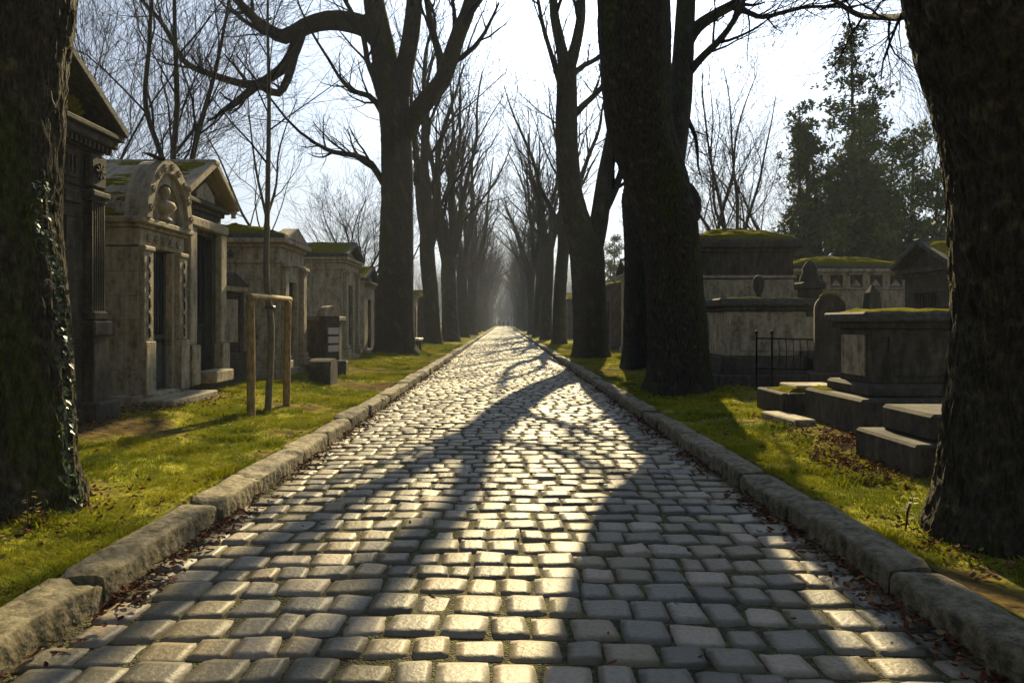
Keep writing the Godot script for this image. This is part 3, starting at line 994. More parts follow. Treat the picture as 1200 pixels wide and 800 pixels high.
	var brush := MB.new()
	for k in 900:
		var x := rng.randf_range(-32.0, 32.0)
		var z := -rng.randf_range(238.0, 268.0)
		var h := rng.randf_range(3.0, 11.0)
		var d := Vector3(rng.randf_range(-0.3, 0.3), 1, rng.randf_range(-0.3, 0.3))
		branch(brush, Vector3(x, ground_y(10, z), z), d.normalized(), h, 0.07, 2, 3, rng, habit({"kids": [4, 4, 5], "thin": 0.03}))
	tag(part("undergrowth", brush, M.twig, self), "brown hazy brushwood closing off the end of the lane", "", "", "stuff")
	build_evergreens()
	build_sapling()
	build_ivy()
	build_sprouts()


func evergreen(called: String, label: String, where: Vector3, tall: float, wide: float, stems: int, leaves: int, sd: int, low: float) -> void:
	var rng := RandomNumberGenerator.new()
	rng.seed = sd
	var t := thing(called, label, "tree", where, 0.0, "evergreens behind the tombs")
	var lm := MB.new()
	# one spray of leaves
	for k in 9:
		var a := rng.randf() * TAU
		var d := Vector3(cos(a) * 0.8, rng.randf_range(-0.5, 0.7), sin(a) * 0.8).normalized()
		var s := d.cross(Vector3.UP).normalized() * 0.03
		var p := d * rng.randf_range(0.0, 0.12)
		lm.quad(p, p + d * 0.05 + s, p + d * 0.13, p + d * 0.05 - s, s.cross(d))
	var xf := []
	var cs := []
	var bm := MB.new()
	for k in stems:
		var a := TAU * k / stems + rng.randf()
		var off := Vector3(cos(a), 0, sin(a)) * wide * (0.0 if k == 0 else rng.randf_range(0.2, 0.62))
		var h := tall * (1.0 if k == 0 else rng.randf_range(0.55, 0.82))
		var tp := [[off * 0.55 + Vector3(0, -0.3, 0), 0.17], [off * 0.75 + Vector3(0, h * 0.4, 0), 0.12], [off + Vector3(rng.randf_range(-0.2, 0.2), h * 0.97, 0), 0.02]]
		var pp := smooth_path(tp, 0.8)
		var mb := MB.new()
		mb.tube(pp[0], pp[1], 7, 0.1, noise, 0.02)
		part("trunk", mb, M.bark, t)
		# boughs with clumps of sprays
		var boughs := int(h * 4.2)
		for b in boughs:
			var u := lerpf(low, 0.985, (b + rng.randf()) / boughs)
			var f: float = u * (pp[0].size() - 1)
			var j := int(f)
			var at: Vector3 = pp[0][j].lerp(pp[0][min(j + 1, pp[0].size() - 1)], f - j)
			var reach := wide * pow(1.05 - u, 0.75) * rng.randf_range(0.35, 0.85) * (1.0 if k == 0 else 0.7) + 0.2
			var ang := rng.randf() * TAU
			var d := Vector3(cos(ang), rng.randf_range(0.05, 0.6), sin(ang)).normalized()
			var tip := at + d * reach
			bm.tube(PackedVector3Array([at, at.lerp(tip, 0.5) + Vector3(0, 0.05, 0), tip]), PackedFloat32Array([0.03, 0.018, 0.006]), 3)
			if rng.randf() < 0.25:
				continue
			var m := int(leaves * (0.5 + reach * 0.5) * rng.randf_range(0.5, 1.3))
			for q in m:
				var w := rng.randf_range(0.3, 1.05)
				var p := at.lerp(tip, w) + Vector3(rng.randfn(0, 1), rng.randfn(0, 0.6) - 0.3, rng.randfn(0, 1)) * (0.1 + 0.16 * reach)
				xf.append(Transform3D(Basis.from_euler(Vector3(rng.randf() * TAU, rng.randf() * TAU, rng.randf() * TAU)).scaled(Vector3.ONE * rng.randf_range(0.8, 1.9)), p))
				cs.append(Color(0.035, 0.065, 0.012).lerp(Color(0.11, 0.14, 0.022), rng.randf()))
	part("boughs", bm, M.twig, t)
	var o := scatter("crown", lm.mesh(), M.needle, xf, cs, "", t)
	o.set_meta("kind", "stuff")


func build_evergreens() -> void:
	evergreen("evergreen_tree", "tall pointed dark evergreen rising behind the long mossy roof", Vector3(16.4, 0.4, -32.0), 15.4, 4.0, 8, 20, 71, 0.34)
	evergreen("evergreen_tree", "lower broad dark evergreen beside the pointed one, close to the framing trunk", Vector3(19.4, 0.4, -32.5), 10.6, 3.7, 6, 20, 72, 0.36)
	evergreen("evergreen_tree", "thin olive-green evergreen on the open side of the pointed one", Vector3(14.4, 0.4, -33.0), 11.0, 1.7, 4, 14, 73, 0.42)
	evergreen("evergreen_tree", "small rounded evergreen peeping between two avenue trunks above a tomb roof", Vector3(11.4, 0.4, -70.0), 10.0, 4.0, 3, 30, 74, 0.25)


func build_sapling() -> void:
	var z0 := -9.35
	var x0 := -3.44
	var where := Vector3(x0, ground_y(x0, z0 - 0.6), z0 - 0.6)
	var t := thing("sapling", "slim young bare tree held between two wooden stakes", "tree", where)
	var rng := RandomNumberGenerator.new()
	rng.seed = 17
	var tp := [[Vector3(0, -0.1, 0), 0.055], [Vector3(0.01, 0.15, 0), 0.05], [Vector3(0.05, 1.2, 0), 0.048], [Vector3(-0.02, 2.0, 0), 0.042], [Vector3(0.0, 3.2, 0), 0.036], [Vector3(0.02, 4.6, 0), 0.026], [Vector3(0.0, 5.8, 0), 0.018], [Vector3(0.04, 7.4, 0), 0.008]]
	var pp := smooth_path(tp, 0.15)
	var mb := MB.new()
	mb.tube(pp[0], pp[1], 12, 0.05, noise)
	part("trunk", mb, M.sapling, t)
	var cr := MB.new()
	offshoots(cr, pp[0], pp[1], 2.6, 1, 3, rng, habit({"kids": [10, 13, 5, 3], "a0": 0.5, "a1": 0.9, "thin": 0.004, "up": 0.08, "wob": 0.12}), 0.5)
	part("crown", cr, M.twig, t)
	var s := thing("tree_support", "weathered wooden frame of two stakes and a crossbar guarding the sapling", "tree support", Vector3(x0, 0, z0))
	var lean := [Vector3(0.0, 0, 0.02), Vector3(0.02, 0, -0.02)]
	for k in 2:
		var z := 0.0 if k == 0 else -1.32
		var x := -0.02 if k == 0 else 0.04
		var gy := ground_y(x0 + x, z0 + z)
		var p := MB.new()
		var path := smooth_path([[Vector3(x, gy - 0.25, z), 0.056], [Vector3(x, gy + 0.8, z) + lean[k] * 0.5, 0.056], [Vector3(x, 1.76, z) + lean[k], 0.053]], 0.12)
		p.tube(path[0], path[1], 14, 0.03, noise)
		part("post", p, M.wood, s)
	var bar := MB.new()
	var bp := smooth_path([[Vector3(0.0, 1.785, 0.12), 0.05], [Vector3(0.01, 1.80, -0.6), 0.05], [Vector3(0.04, 1.80, -1.5), 0.048]], 0.12)
	bar.tube(bp[0], bp[1], 14, 0.03, noise)
	part("crossbar", bar, M.wood, s)
	block("tie", Vector3(0.03, 1.66, -0.62), Vector3(0.13, 0.05, 0.13), M.iron, s, 0.01)


func build_ivy() -> void:
	var rng := RandomNumberGenerator.new()
	rng.seed = 23
	var depth := 4.75
	var foot := sight(100, 590, depth)
	foot.y = ground_y(foot.x, foot.z)
	var t := thing("ivy", "strand of glossy ivy climbing the lit edge of the framing trunk", "ivy", foot)
	var line := [[92, 592, 5], [85, 560, 4], [82, 500, 3], [80, 440, 3], [75, 390, 3], [70, 340, 3], [62, 300, 2.6], [55, 270, 2.4], [52, 245, 2], [50, 200, 1.6]]
	var path := smooth_path(seen_path(line, depth, -0.25, foot), 0.08)
	var mb := MB.new()
	mb.tube(path[0], path[1], 6, 0.2, noise, 0.02)
	part("stem", mb, M.bark, t)
	# a five-cornered leaf, folded along its rib
	var lm := MB.new()
	var o := [Vector3(0, 0, 0), Vector3(0.42, 0.1, -0.1), Vector3(0.5, 0.12, 0.35), Vector3(0.24, 0.06, 0.55), Vector3(0, 0, 1.0)]
	for s in [-1.0, 1.0]:
		for k in range(1, 4):
			lm.tri(o[0], Vector3(o[k].x * s, o[k].y, o[k].z), Vector3(o[k + 1].x * s, o[k + 1].y, o[k + 1].z), Vector3.UP)
	var mesh := lm.mesh()
	for k in 280:
		var f: float = rng.randf() * (path[0].size() - 2)
		var j := int(f)
		var p: Vector3 = path[0][j].lerp(path[0][j + 1], f - j) + Vector3(rng.randf_range(-0.02, 0.05), rng.randf_range(-0.03, 0.03), rng.randf_range(-0.02, 0.09))
		var l := MeshInstance3D.new()
		l.name = "leaf"
		l.mesh = mesh
		l.material_override = M.ivy
		var b := Basis(Vector3.UP, rng.randf_range(-0.9, 1.9)) * Basis(Vector3.RIGHT, rng.randf_range(0.1, 1.3)) * Basis(Vector3.BACK, rng.randf_range(-0.5, 0.5))
		l.transform = Transform3D(b.scaled(Vector3.ONE * rng.randf_range(0.025, 0.052)), p)
		t.add_child(l, true)


func build_sprouts() -> void:
	var rng := RandomNumberGenerator.new()
	for s in [[-3.0, -4.32, 0.26, 11, "small leafy sprout at the foot of the ivy-clad trunk"], [2.62, -4.45, 0.24, 12, "small dry sprout at the foot of the bulging framing trunk"]]:
		rng.seed = s[3]
		var t := thing("sprout", s[4], "plant", Vector3(s[0], ground_y(s[0], s[1]), s[1]))
		var st := MB.new()
		var lv := MB.new()
		var h: float = s[2]
		for k in 2:
			var d := Vector3(rng.randf_range(-0.15, 0.15), 1, rng.randf_range(-0.1, 0.1))
			var pts := PackedVector3Array([Vector3(0, -0.03, 0), d * h * 0.5, d * h + Vector3(0.02, 0, 0)])
			st.tube(pts, PackedFloat32Array([0.006, 0.004, 0.002]), 5)
			for q in 9:
				var u := rng.randf_range(0.4, 1.0)
				var p := pts[0].lerp(pts[2], u)
				var a := rng.randf() * TAU
				var e := Vector3(cos(a), rng.randf_range(-0.3, 0.5), sin(a)).normalized()
				var w := e.cross(Vector3.UP).normalized() * 0.011
				lv.quad(p, p + e * 0.022 + w, p + e * 0.045, p + e * 0.022 - w, Vector3.UP)
		part("stem", st, M.twig, t)
		lv.tint = Color(1, 1, 1)
		var lo := part("leaves", lv, plain(Color(0.14, 0.10, 0.04), 0.6), t)
		lo.set_meta("kind", "stuff")


# ---------------------------------------------------------------- tombs
# Each is built with its front towards +z, its middle at x 0, its depth towards -z, its foot at y 0.
func moss(parent: Node, a: Vector3, b: Vector3, c: Vector3, d: Vector3, thick: float, sd: int, cover := 0.1, nu := 26, nv := 12) -> MeshInstance3D:
	var up := (b - a).cross(d - a).normalized()
	if up.y < 0:
		up = -up
	var pts := PackedVector3Array()
	for j in nv:
		for k in nu:
			var u := k / float(nu - 1)
			var v := j / float(nv - 1)
			var p := a.lerp(b, u).lerp(d.lerp(c, u), v)
			var e: float = minf(minf(u, 1.0 - u), minf(v, 1.0 - v))
			var h := thick * (0.5 + cover * 3.0 + 1.6 * noise.get_noise_3d(p.x * 160.0 + sd * 31.0, p.y * 160.0, p.z * 160.0) + 1.0 * noise.get_noise_3d(p.x * 500.0 + sd, p.y * 500.0, p.z * 500.0))
			if e < 0.001:
				h = -0.02
			pts.append(p + up * maxf(h, -0.02))
	var mb := MB.new()
	mb.sheet(nu, nv, pts, PackedColorArray(), (b - a).cross(d - a).y < 0)
	return part("moss", mb, M.moss, parent, "bright yellow-green moss")


func tri_poly(w: float, h: float) -> PackedVector2Array:
	return PackedVector2Array([Vector2(-w / 2, 0), Vector2(w / 2, 0), Vector2(0, h)])


func courses(t: Node3D, p: Dictionary) -> void:
	var w: float = p.w
	var d: float = p.d
	var h: float = p.h
	var th := 0.2
	var n: int = p.get("courses", 6)
	var ch := h / n
	var m: Material = p.get("mat", M.stone)
	var dw: float = p.get("dw", 0.7)
	var dn: int = p.get("dn", n - 1)
	var rng := RandomNumberGenerator.new()
	rng.seed = int(w * 1000 + d * 77)
	block("plinth", Vector3(0, 0.02, -d / 2), Vector3(w + 0.14, 0.36, d + 0.14), m, t, 0.03)
	for k in n:
		var y := 0.2 + ch * (k + 0.5) * (h - 0.2) / h
		var bh := ch * (h - 0.2) / h - 0.002
		for s in [-1.0, 1.0]:
			var cut := -th - (d - 2 * th) * (0.5 if k % 2 == 0 else rng.randf_range(0.3, 0.4))
			block("wall_block", Vector3(s * (w - th) / 2, y, (-th + cut) / 2), Vector3(th, bh, cut * -1.0 - th - 0.002), m, t, 0.007)
			block("wall_block", Vector3(s * (w - th) / 2, y, (cut - d + th) / 2), Vector3(th, bh, d - th + cut - 0.002), m, t, 0.007)
		block("wall_block", Vector3(0, y, -d + th / 2), Vector3(w, bh, th), m, t, 0.007)
		if k < dn and dw > 0:
			var pw := (w - dw) / 2
			for s in [-1.0, 1.0]:
				block("wall_block", Vector3(s * (w - pw) / 2, y, -th / 2), Vector3(pw, bh, th), m, t, 0.007)
		else:
			block("lintel" if dw > 0 else "wall_block", Vector3(0, y, -th / 2), Vector3(w, bh, th), m, t, 0.007)
	if dw > 0:
		var dh := 0.2 + ch * dn * (h - 0.2) / h
		door(t, dw, 0.2, dh, -th * 0.75, p.get("doormat", M.bronze))


func door(t: Node3D, w: float, y0: float, y1: float, z: float, m: Material) -> void:
	var h := y1 - y0
	var b := MB.new()
	b.box(Vector3(0, y0 + h / 2, z), Vector3(w, h, 0.04), 0.004)
	var o := part("door", b, m, t)
	for s in [-1.0, 1.0]:
		block("frame", Vector3(s * (w / 2 - 0.035), y0 + h / 2, z + 0.035), Vector3(0.06, h - 0.01, 0.03), m, o, 0.006)
		block("panel", Vector3(s * w * 0.2, y0 + h * 0.2, z + 0.03), Vector3(w * 0.3, h * 0.28, 0.025), m, o, 0.012)
	block("rail", Vector3(0, y0 + h * 0.38, z + 0.037), Vector3(w - 0.14, 0.06, 0.034), m, o, 0.006)
	var g := MB.new()
	for k in 6:
		var x := -w * 0.36 + w * 0.72 * k / 5.0
		g.tube(PackedVector3Array([Vector3(x, y0 + h * 0.4, z + 0.04), Vector3(x, y1 - 0.04, z + 0.04)]), PackedFloat32Array([0.008, 0.008]), 5)
	part("grille", g, M.iron, o)
	block("handle", Vector3(w * 0.06, y0 + h * 0.46, z + 0.06), Vector3(0.025, 0.1, 0.03), M.iron, o, 0.008)


func cornice(t: Node, w: float, d: float, y: float, steps: Array, m: Material) -> float:
	for s in steps:          # [height, how far it stands out]
		block("cornice", Vector3(0, y + s[0] / 2, -d / 2), Vector3(w + 2 * s[1], s[0], d + 2 * s[1]), m, t, 0.014)
		y += s[0]
	return y


func gable_roof(t: Node3D, w: float, d: float, y: float, rise: float, over: float, m: Material, wall: Material, mossy: float, sd: int) -> void:
	var tym := MB.new()
	tym.extrude(tri_poly(w - 0.02, rise * (w - 0.02) / (w + 2 * over)), -d + 0.02, -0.03, Transform3D(Basis(), Vector3(0, y, 0)))
	part("pediment", tym, wall, t)
	var hw := w / 2 + over
	var ang := atan2(rise, hw)
	var long := sqrt(rise * rise + hw * hw)
	for s in [-1.0, 1.0]:
		var b := Basis(Vector3(0, 0, 1), -s * ang)
		var c := Vector3(s * hw / 2, y + rise / 2, -d / 2) + b * Vector3(0, 0.05, 0)
		var o := block("roof_slab", c, Vector3(long + 0.02, 0.1, d + 2 * over), m, t, 0.012, b)
		if mossy != 0:
			var a := c + b * Vector3(-long / 2 + 0.02, 0.05, d / 2 + over - 0.02)
			var e := c + b * Vector3(long / 2 - 0.02, 0.05, d / 2 + over - 0.02)
			var deep := Vector3(0, 0, -(d + 2 * over - 0.04))
			moss(o, a, e, e + deep, a + deep, 0.03, sd + int(s), mossy)
	block("ridge", Vector3(0, y + rise + 0.07, -d / 2), Vector3(0.2, 0.09, d + 2 * over + 0.02), m, t, 0.03)


func flat_roof(t: Node3D, w: float, d: float, y: float, over: float, rise: float, m: Material, mossy: float, sd: int) -> void:
	var o := block("roof_slab", Vector3(0, y + 0.05, -d / 2), Vector3(w + 2 * over, 0.1, d + 2 * over), m, t, 0.015)
	var mb := MB.new()
	mb.frustum(Vector3(0, y + 0.1, -d / 2), w + 2 * over - 0.1, d + 2 * over - 0.1, (w + 2 * over) * 0.55, (d + 2 * over) * 0.35, rise)
	var cap := part("roof_cap", mb, m, t)
	if mossy != 0:
		var hw := w / 2 + over - 0.05
		var hd := d / 2 + over - 0.05
		var tw := (w + 2 * over) * 0.275
		var td := (d + 2 * over) * 0.175
		var lo := y + 0.1
		var hi := y + 0.1 + rise
		var cz := -d / 2
		var q := [Vector3(-hw, lo, cz + hd), Vector3(hw, lo, cz + hd), Vector3(hw, lo, cz - hd), Vector3(-hw, lo, cz - hd)]
		var r := [Vector3(-tw, hi, cz + td), Vector3(tw, hi, cz + td), Vector3(tw, hi, cz - td), Vector3(-tw, hi, cz - td)]
		for k in 4:
			var l := (k + 1) % 4
			moss(cap, q[k], q[l], r[l], r[k], 0.035, sd + k, mossy, 24, 9)
		moss(cap, r[0], r[1], r[2], r[3], 0.035, sd + 7, mossy)


func pilaster(t: Node, x: float, y0: float, y1: float, w: float, z: float, m: Material, fluted := false) -> void:
	var sh := MB.new()
	var py := y0 + 0.3
	if fluted:
		var poly := PackedVector2Array([Vector2(-w / 2, -0.05)])
		var n := 5
		var fw := w * 0.86 / n
		poly.append(Vector2(-w / 2, 0.08))
		for k in n:
			var a := -w * 0.43 + fw * k
			for q in 5:
				var u := q / 4.0
				poly.append(Vector2(a + fw * (0.12 + 0.76 * u), 0.08 - 0.035 * sin(u * PI)))
		poly.append(Vector2(w / 2, 0.08))
		poly.append(Vector2(w / 2, -0.05))
		sh.extrude(poly, 0.0, y1 - 0.14 - py, Transform3D(Basis(Vector3(1, 0, 0), Vector3(0, 0, 1), Vector3(0, 1, 0)), Vector3(x, py, z)))
	else:
		sh.box(Vector3(x, (py + y1 - 0.14) / 2, z + 0.02), Vector3(w, y1 - 0.14 - py, 0.1), 0.012)
	var o := part("pilaster", sh, m, t)
	block("base", Vector3(x, y0 + 0.09, z + 0.05), Vector3(w + 0.12, 0.18, 0.2), m, o, 0.02)
	block("base", Vector3(x, y0 + 0.24, z + 0.04), Vector3(w + 0.05, 0.12, 0.15), m, o, 0.03)
	block("capital", Vector3(x, y1 - 0.11, z + 0.03), Vector3(w + 0.04, 0.06, 0.13), m, o, 0.02)
	block("capital", Vector3(x, y1 - 0.04, z + 0.045), Vector3(w + 0.11, 0.08, 0.17), m, o, 0.02)


func rosette(t: Node, c: Vector3, r: float, m: Material) -> void:
	var mb := MB.new()
	for k in 8:
		var a := TAU * k / 8
		mb.box(c + Vector3(cos(a), sin(a), 0) * r * 0.55, Vector3(r * 0.75, r * 0.32, 0.04), r * 0.14, Basis(Vector3(0, 0, 1), a))
	mb.box(c + Vector3(0, 0, 0.012), Vector3(r * 0.45, r * 0.45, 0.05), r * 0.18, Basis(Vector3(0, 0, 1), 0.6))
	part("rosette", mb, m, t)


func scroll(t: Node, x: float, y0: float, y1: float, z: float, w: float, m: Material) -> void:
	# a carved strip: stem with alternating leaves
	var mb := MB.new()
	mb.tube(PackedVector3Array([Vector3(x, y0, z), Vector3(x, (y0 + y1) / 2, z), Vector3(x, y1, z)]), PackedFloat32Array([0.012, 0.012, 0.008]), 6)
	var n := int((y1 - y0) / 0.1)
	for k in n:
		var s := -1.0 if k % 2 else 1.0
		mb.box(Vector3(x + s * w * 0.22, y0 + (k + 0.5) * (y1 - y0) / n, z + 0.004), Vector3(w * 0.45, 0.055, 0.03), 0.012, Basis(Vector3(0, 0, 1), s * 0.7))
	part("carving", mb, m, t)


func put(px_x: float, depth: float, sink := 0.0) -> Vector3:
	return Vector3(px_x, ground_y(px_x, -depth) - sink, -depth)


func build_tombs() -> void:
	var L := PI / 2
	var g := "chapels along the ivy-trunk side of the lane"
	# --- pedimented chapel half hidden by the framing trunk
	var t := thing("tomb_chapel", "grey chapel with fluted pilasters and a steep pediment, half hidden by the ivy-clad trunk", "tomb", Vector3(-5.0, 0.24, -7.4), L, g)
	courses(t, {"w": 2.0, "d": 2.6, "h": 2.8, "courses": 7, "dw": 0.8, "dn": 6, "mat": M.soot})
	for x in [-0.84, 0.84]:
		block("pedestal", Vector3(x, 0.62, 0.07), Vector3(0.32, 0.84, 0.16), M.soot, t, 0.015)
		block("pedestal_base", Vector3(x, 0.13, 0.11), Vector3(0.48, 0.26, 0.28), M.soot, t, 0.03)
		pilaster(t, x, 1.04, 2.78, 0.26, 0.03, M.soot, true)
	for x in [-0.45, 0.45]:
		block("architrave", Vector3(x, 2.66, 0.03), Vector3(0.3, 0.14, 0.06), M.soot, t)
	var f := block("frieze", Vector3(0, 3.03, -1.3), Vector3(2.02, 0.44, 2.62), M.soot, t, 0.01)
	for x in [-0.84, 0.84]:
		block("frieze_block", Vector3(x, 3.02, 0.07), Vector3(0.3, 0.4, 0.1), M.soot, f, 0.02)
		rosette(f, Vector3(x, 3.02, 0.125), 0.11, M.soot)
	for x in [-0.4, 0.0, 0.4]:
		block("panel", Vector3(x, 3.03, 0.03), Vector3(0.3, 0.3, 0.04), M.soot, f, 0.015)
		for k in 3:
			block("triglyph", Vector3(x - 0.07 + 0.07 * k, 3.03, 0.06), Vector3(0.03, 0.2, 0.03), M.soot, f, 0.006)
	var dn := MB.new()
	for k in 26:
		dn.box(Vector3(-1.06 + 2.12 * k / 25.0, 3.31, 0.1), Vector3(0.045, 0.08, 0.07), 0.006)
	for k in 30:
		dn.box(Vector3(1.07, 3.31, 0.0 - 2.6 * k / 29.0), Vector3(0.07, 0.08, 0.045), 0.006)
		dn.box(Vector3(-1.07, 3.31, 0.0 - 2.6 * k / 29.0), Vector3(0.07, 0.08, 0.045), 0.006)
	part("dentils", dn, M.soot, t).set_meta("kind", "stuff")
	cornice(t, 2.0, 2.6, 3.25, [[0.02, 0.04], [0.09, 0.05], [0.1, 0.17], [0.07, 0.22]], M.soot)
	gable_roof(t, 2.0, 2.6, 3.53, 0.72, 0.24, M.slate, M.soot, -0.12, 3)
	var ac := MB.new()
	for k in 7:
		var a := lerpf(-1.2, 1.2, k / 6.0)
		ac.box(Vector3(0.5 + sin(a) * 0.12, 3.62 + cos(a) * 0.12, 0.0), Vector3(0.05, 0.2, 0.06), 0.02, Basis(Vector3(0, 0, 1), -a))
	part("palm_carving", ac, M.moss, t, "mossy palm leaf carved in the pediment")
	# --- round-arched chapel
	t = thing("tomb_chapel", "sandy chapel with a round-arched carved pediment and mossy barrel roof", "tomb", Vector3(-5.16, 0.22, -10.32), L, g)
	courses(t, {"w": 1.36, "d": 2.3, "h": 2.3, "courses": 6, "dw": 0.62, "dn": 6, "doormat": M.bronze})
	for x in [-0.53, 0.53]:
		block("pilaster_foot", Vector3(x, 0.56, 0.05), Vector3(0.28, 0.78, 0.12), M.stone, t, 0.012)
		block("pilaster", Vector3(x, 1.6, 0.035), Vector3(0.26, 1.3, 0.08), M.stone, t, 0.012)
		block("capital", Vector3(x, 2.28, 0.04), Vector3(0.3, 0.07, 0.12), M.stone, t, 0.02)
		scroll(t, x, 1.0, 2.18, 0.08, 0.13, M.stone)
	f = block("frieze", Vector3(0, 2.44, -1.15), Vector3(1.38, 0.25, 2.32), M.stone, t, 0.01)
	for k in 5:
		rosette(f, Vector3(-0.44 + 0.22 * k, 2.44, 0.03), 0.07, M.stone)
	cornice(t, 1.36, 2.3, 2.57, [[0.06, 0.05], [0.08, 0.12]], M.stone)
	var half := PackedVector2Array()
	for k in 21:
		var a := PI * k / 20.0
		half.append(Vector2(cos(a), sin(a)) * 0.66)
	var br := MB.new()
	br.extrude(half, -2.36, 0.0, Transform3D(Basis(), Vector3(0, 2.71, 0)))
	var roof := part("barrel_roof", br, M.stone, t)
	for k in 6:
		var a0 := PI * k / 6.0
		var a1 := PI * (k + 1) / 6.0
		var p0 := Vector3(cos(a0) * 0.665, 2.71 + sin(a0) * 0.665, -0.02)
		var p1 := Vector3(cos(a1) * 0.665, 2.71 + sin(a1) * 0.665, -0.02)
		moss(roof, p0, p1, p1 + Vector3(0, 0, -2.3), p0 + Vector3(0, 0, -2.3), 0.022, 40 + k, 0.12 if k > 0 and k < 5 else 0.02, 10, 20)
	# arch ring on the front, stepping back to the niche
	for ring in [[0.7, 0.56, 0.14, "archivolt"], [0.56, 0.44, 0.07, "arch_moulding"]]:
		var arc := PackedVector2Array()
		for k in 25:
			var a := PI * k / 24.0
			arc.append(Vector2(cos(a) * ring[0], sin(a) * ring[0] * 1.35))
		for k in 25:
			var a := PI - PI * k / 24.0
			arc.append(Vector2(cos(a) * ring[1], sin(a) * ring[1] * 1.35))
		var am := MB.new()
		am.extrude(arc, 0.0, ring[2], Transform3D(Basis(), Vector3(0, 2.71, 0.0)))
		part(ring[3], am, M.stone, t)
	var back := PackedVector2Array()
	for k in 21:
		var a := PI * k / 20.0
		back.append(Vector2(cos(a) * 0.69, sin(a) * 0.69 * 1.35))
	var bm := MB.new()
	bm.extrude(back, -0.2, -0.005, Transform3D(Basis(), Vector3(0, 2.71, 0)))
	part("tympanum", bm, M.stone, t)
	for k in 9:
		var a := PI * (k + 0.5) / 9.0
		rosette(t, Vector3(cos(a) * 0.63, 2.71 + sin(a) * 0.85, 0.15), 0.06, M.stone)
	var bust := MB.new()
	bust.lathe([[0.11, 0.0], [0.1, 0.03], [0.05, 0.07], [0.12, 0.13], [0.17, 0.2], [0.14, 0.27], [0.05, 0.31], [0.045, 0.34], [0.075, 0.38], [0.085, 0.44], [0.07, 0.5], [0.0, 0.53]], Vector3(0, 2.76, 0.03), 14)
	part("carved_bust", bust, M.stone, t)
	moss(t, Vector3(-0.6, 3.66, 0.13), Vector3(0.6, 3.66, 0.13), Vector3(0.6, 3.66, 0.0), Vector3(-0.6, 3.66, 0.0), 0.0, 3, -0.5, 4, 4)
	block("doorstep", Vector3(0, 0.06, 0.28), Vector3(1.5, 0.14, 0.5), M.stone, t, 0.02)
	# --- gabled chapel with a deep dark doorway
	t = thing("tomb_chapel", "gabled chapel with a deep dark doorway and overhanging stone roof", "tomb", Vector3(-5.18, 0.24, -11.78), L, g)
	courses(t, {"w": 1.46, "d": 2.6, "h": 3.1, "courses": 7, "dw": 0.72, "dn": 6, "doormat": M.iron, "mat": M.soot})
	for x in [-0.6, 0.6]:
		block("pier_foot", Vector3(x, 0.5, 0.07), Vector3(0.3, 0.66, 0.18), M.stone, t, 0.015)
		block("pier", Vector3(x, 1.8, 0.05), Vector3(0.24, 1.94, 0.12), M.stone, t, 0.015)
	block("architrave", Vector3(0, 2.86, 0.06), Vector3(1.48, 0.16, 0.16), M.stone, t, 0.02)
	cornice(t, 1.46, 2.6, 3.1, [[0.08, 0.05], [0.08, 0.12]], M.soot)
	gable_roof(t, 1.46, 2.6, 3.26, 0.62, 0.24, M.stone, M.soot, -0.1, 12)
	var pan := MB.new()
	pan.extrude(PackedVector2Array([Vector2(-0.36, 3.3), Vector2(0.36, 3.3), Vector2(0.36, 3.42), Vector2(0, 3.62), Vector2(-0.36, 3.42)]), -0.03, 0.04)
	part("panel", pan, M.stone, t)
	for x in [-0.95, 0.95]:
		var ball := MB.new()
		ball.lathe([[0.05, 0.0], [0.035, 0.04], [0.07, 0.1], [0.05, 0.15], [0.0, 0.17]], Vector3(x, 3.14, 0.14), 10)
		part("finial", ball, M.stone, t)
	block("threshold", Vector3(0, 0.28, 0.2), Vector3(0.74, 0.2, 0.36), M.stone, t, 0.02)
	# --- small stele with its own pediment
	t = thing("memorial_stele", "narrow memorial stele with a small pediment and pale panel, beside the gabled chapel", "tombstone", Vector3(-5.35, 0.25, -13.55), L - 0.25)
	block("base", Vector3(0, 0.2, -0.25), Vector3(1.05, 0.5, 0.6), M.soot, t, 0.025)
	block("step", Vector3(0, 0.52, -0.25), Vector3(0.9, 0.16, 0.48), M.soot, t, 0.02)
	block("body", Vector3(0, 1.2, -0.27), Vector3(0.74, 1.2, 0.34), M.soot, t, 0.015)
	block("panel", Vector3(0, 1.22, -0.09), Vector3(0.46, 0.86, 0.04), M.stone, t, 0.01)
	for x in [-0.32, 0.32]:
		block("pilaster", Vector3(x, 1.2, -0.08), Vector3(0.1, 1.18, 0.08), M.soot, t, 0.012)
	block("cornice", Vector3(0, 1.86, -0.25), Vector3(0.96, 0.12, 0.5), M.stone, t, 0.025)
	var sp := MB.new()
	sp.extrude(tri_poly(0.98, 0.26), -0.5, 0.02, Transform3D(Basis(), Vector3(0, 1.92, 0)))
	part("pediment", sp, M.soot, t)
	# --- flat-roofed chapel with a star
	t = thing("tomb_chapel", "pale flat-roofed chapel with a dark star on its wall and mossy roof edge", "tomb", Vector3(-4.72, 0.25, -15.25), L, g)
	courses(t, {"w": 1.65, "d": 2.4, "h": 2.45, "courses": 6, "dw": 0.66, "dn": 5})
	f = block("frieze", Vector3(0, 2.62, -1.2), Vector3(1.66, 0.32, 2.41), M.stone, t, 0.012)
	block("string_course", Vector3(0, 2.47, -1.2), Vector3(1.74, 0.06, 2.5), M.stone, t, 0.02)
	var star := PackedVector2Array()
	for k in 10:
		var a := TAU * k / 10.0 + PI / 2
		star.append(Vector2(cos(a), sin(a)) * (0.1 if k % 2 == 0 else 0.042))
	var sm := MB.new()
	sm.extrude(star, 0.0, 0.04, Transform3D(Basis(Vector3.UP, -PI / 2), Vector3(-0.84, 2.64, -1.05)))
	part("star", sm, M.iron, f, "dark five-pointed star")
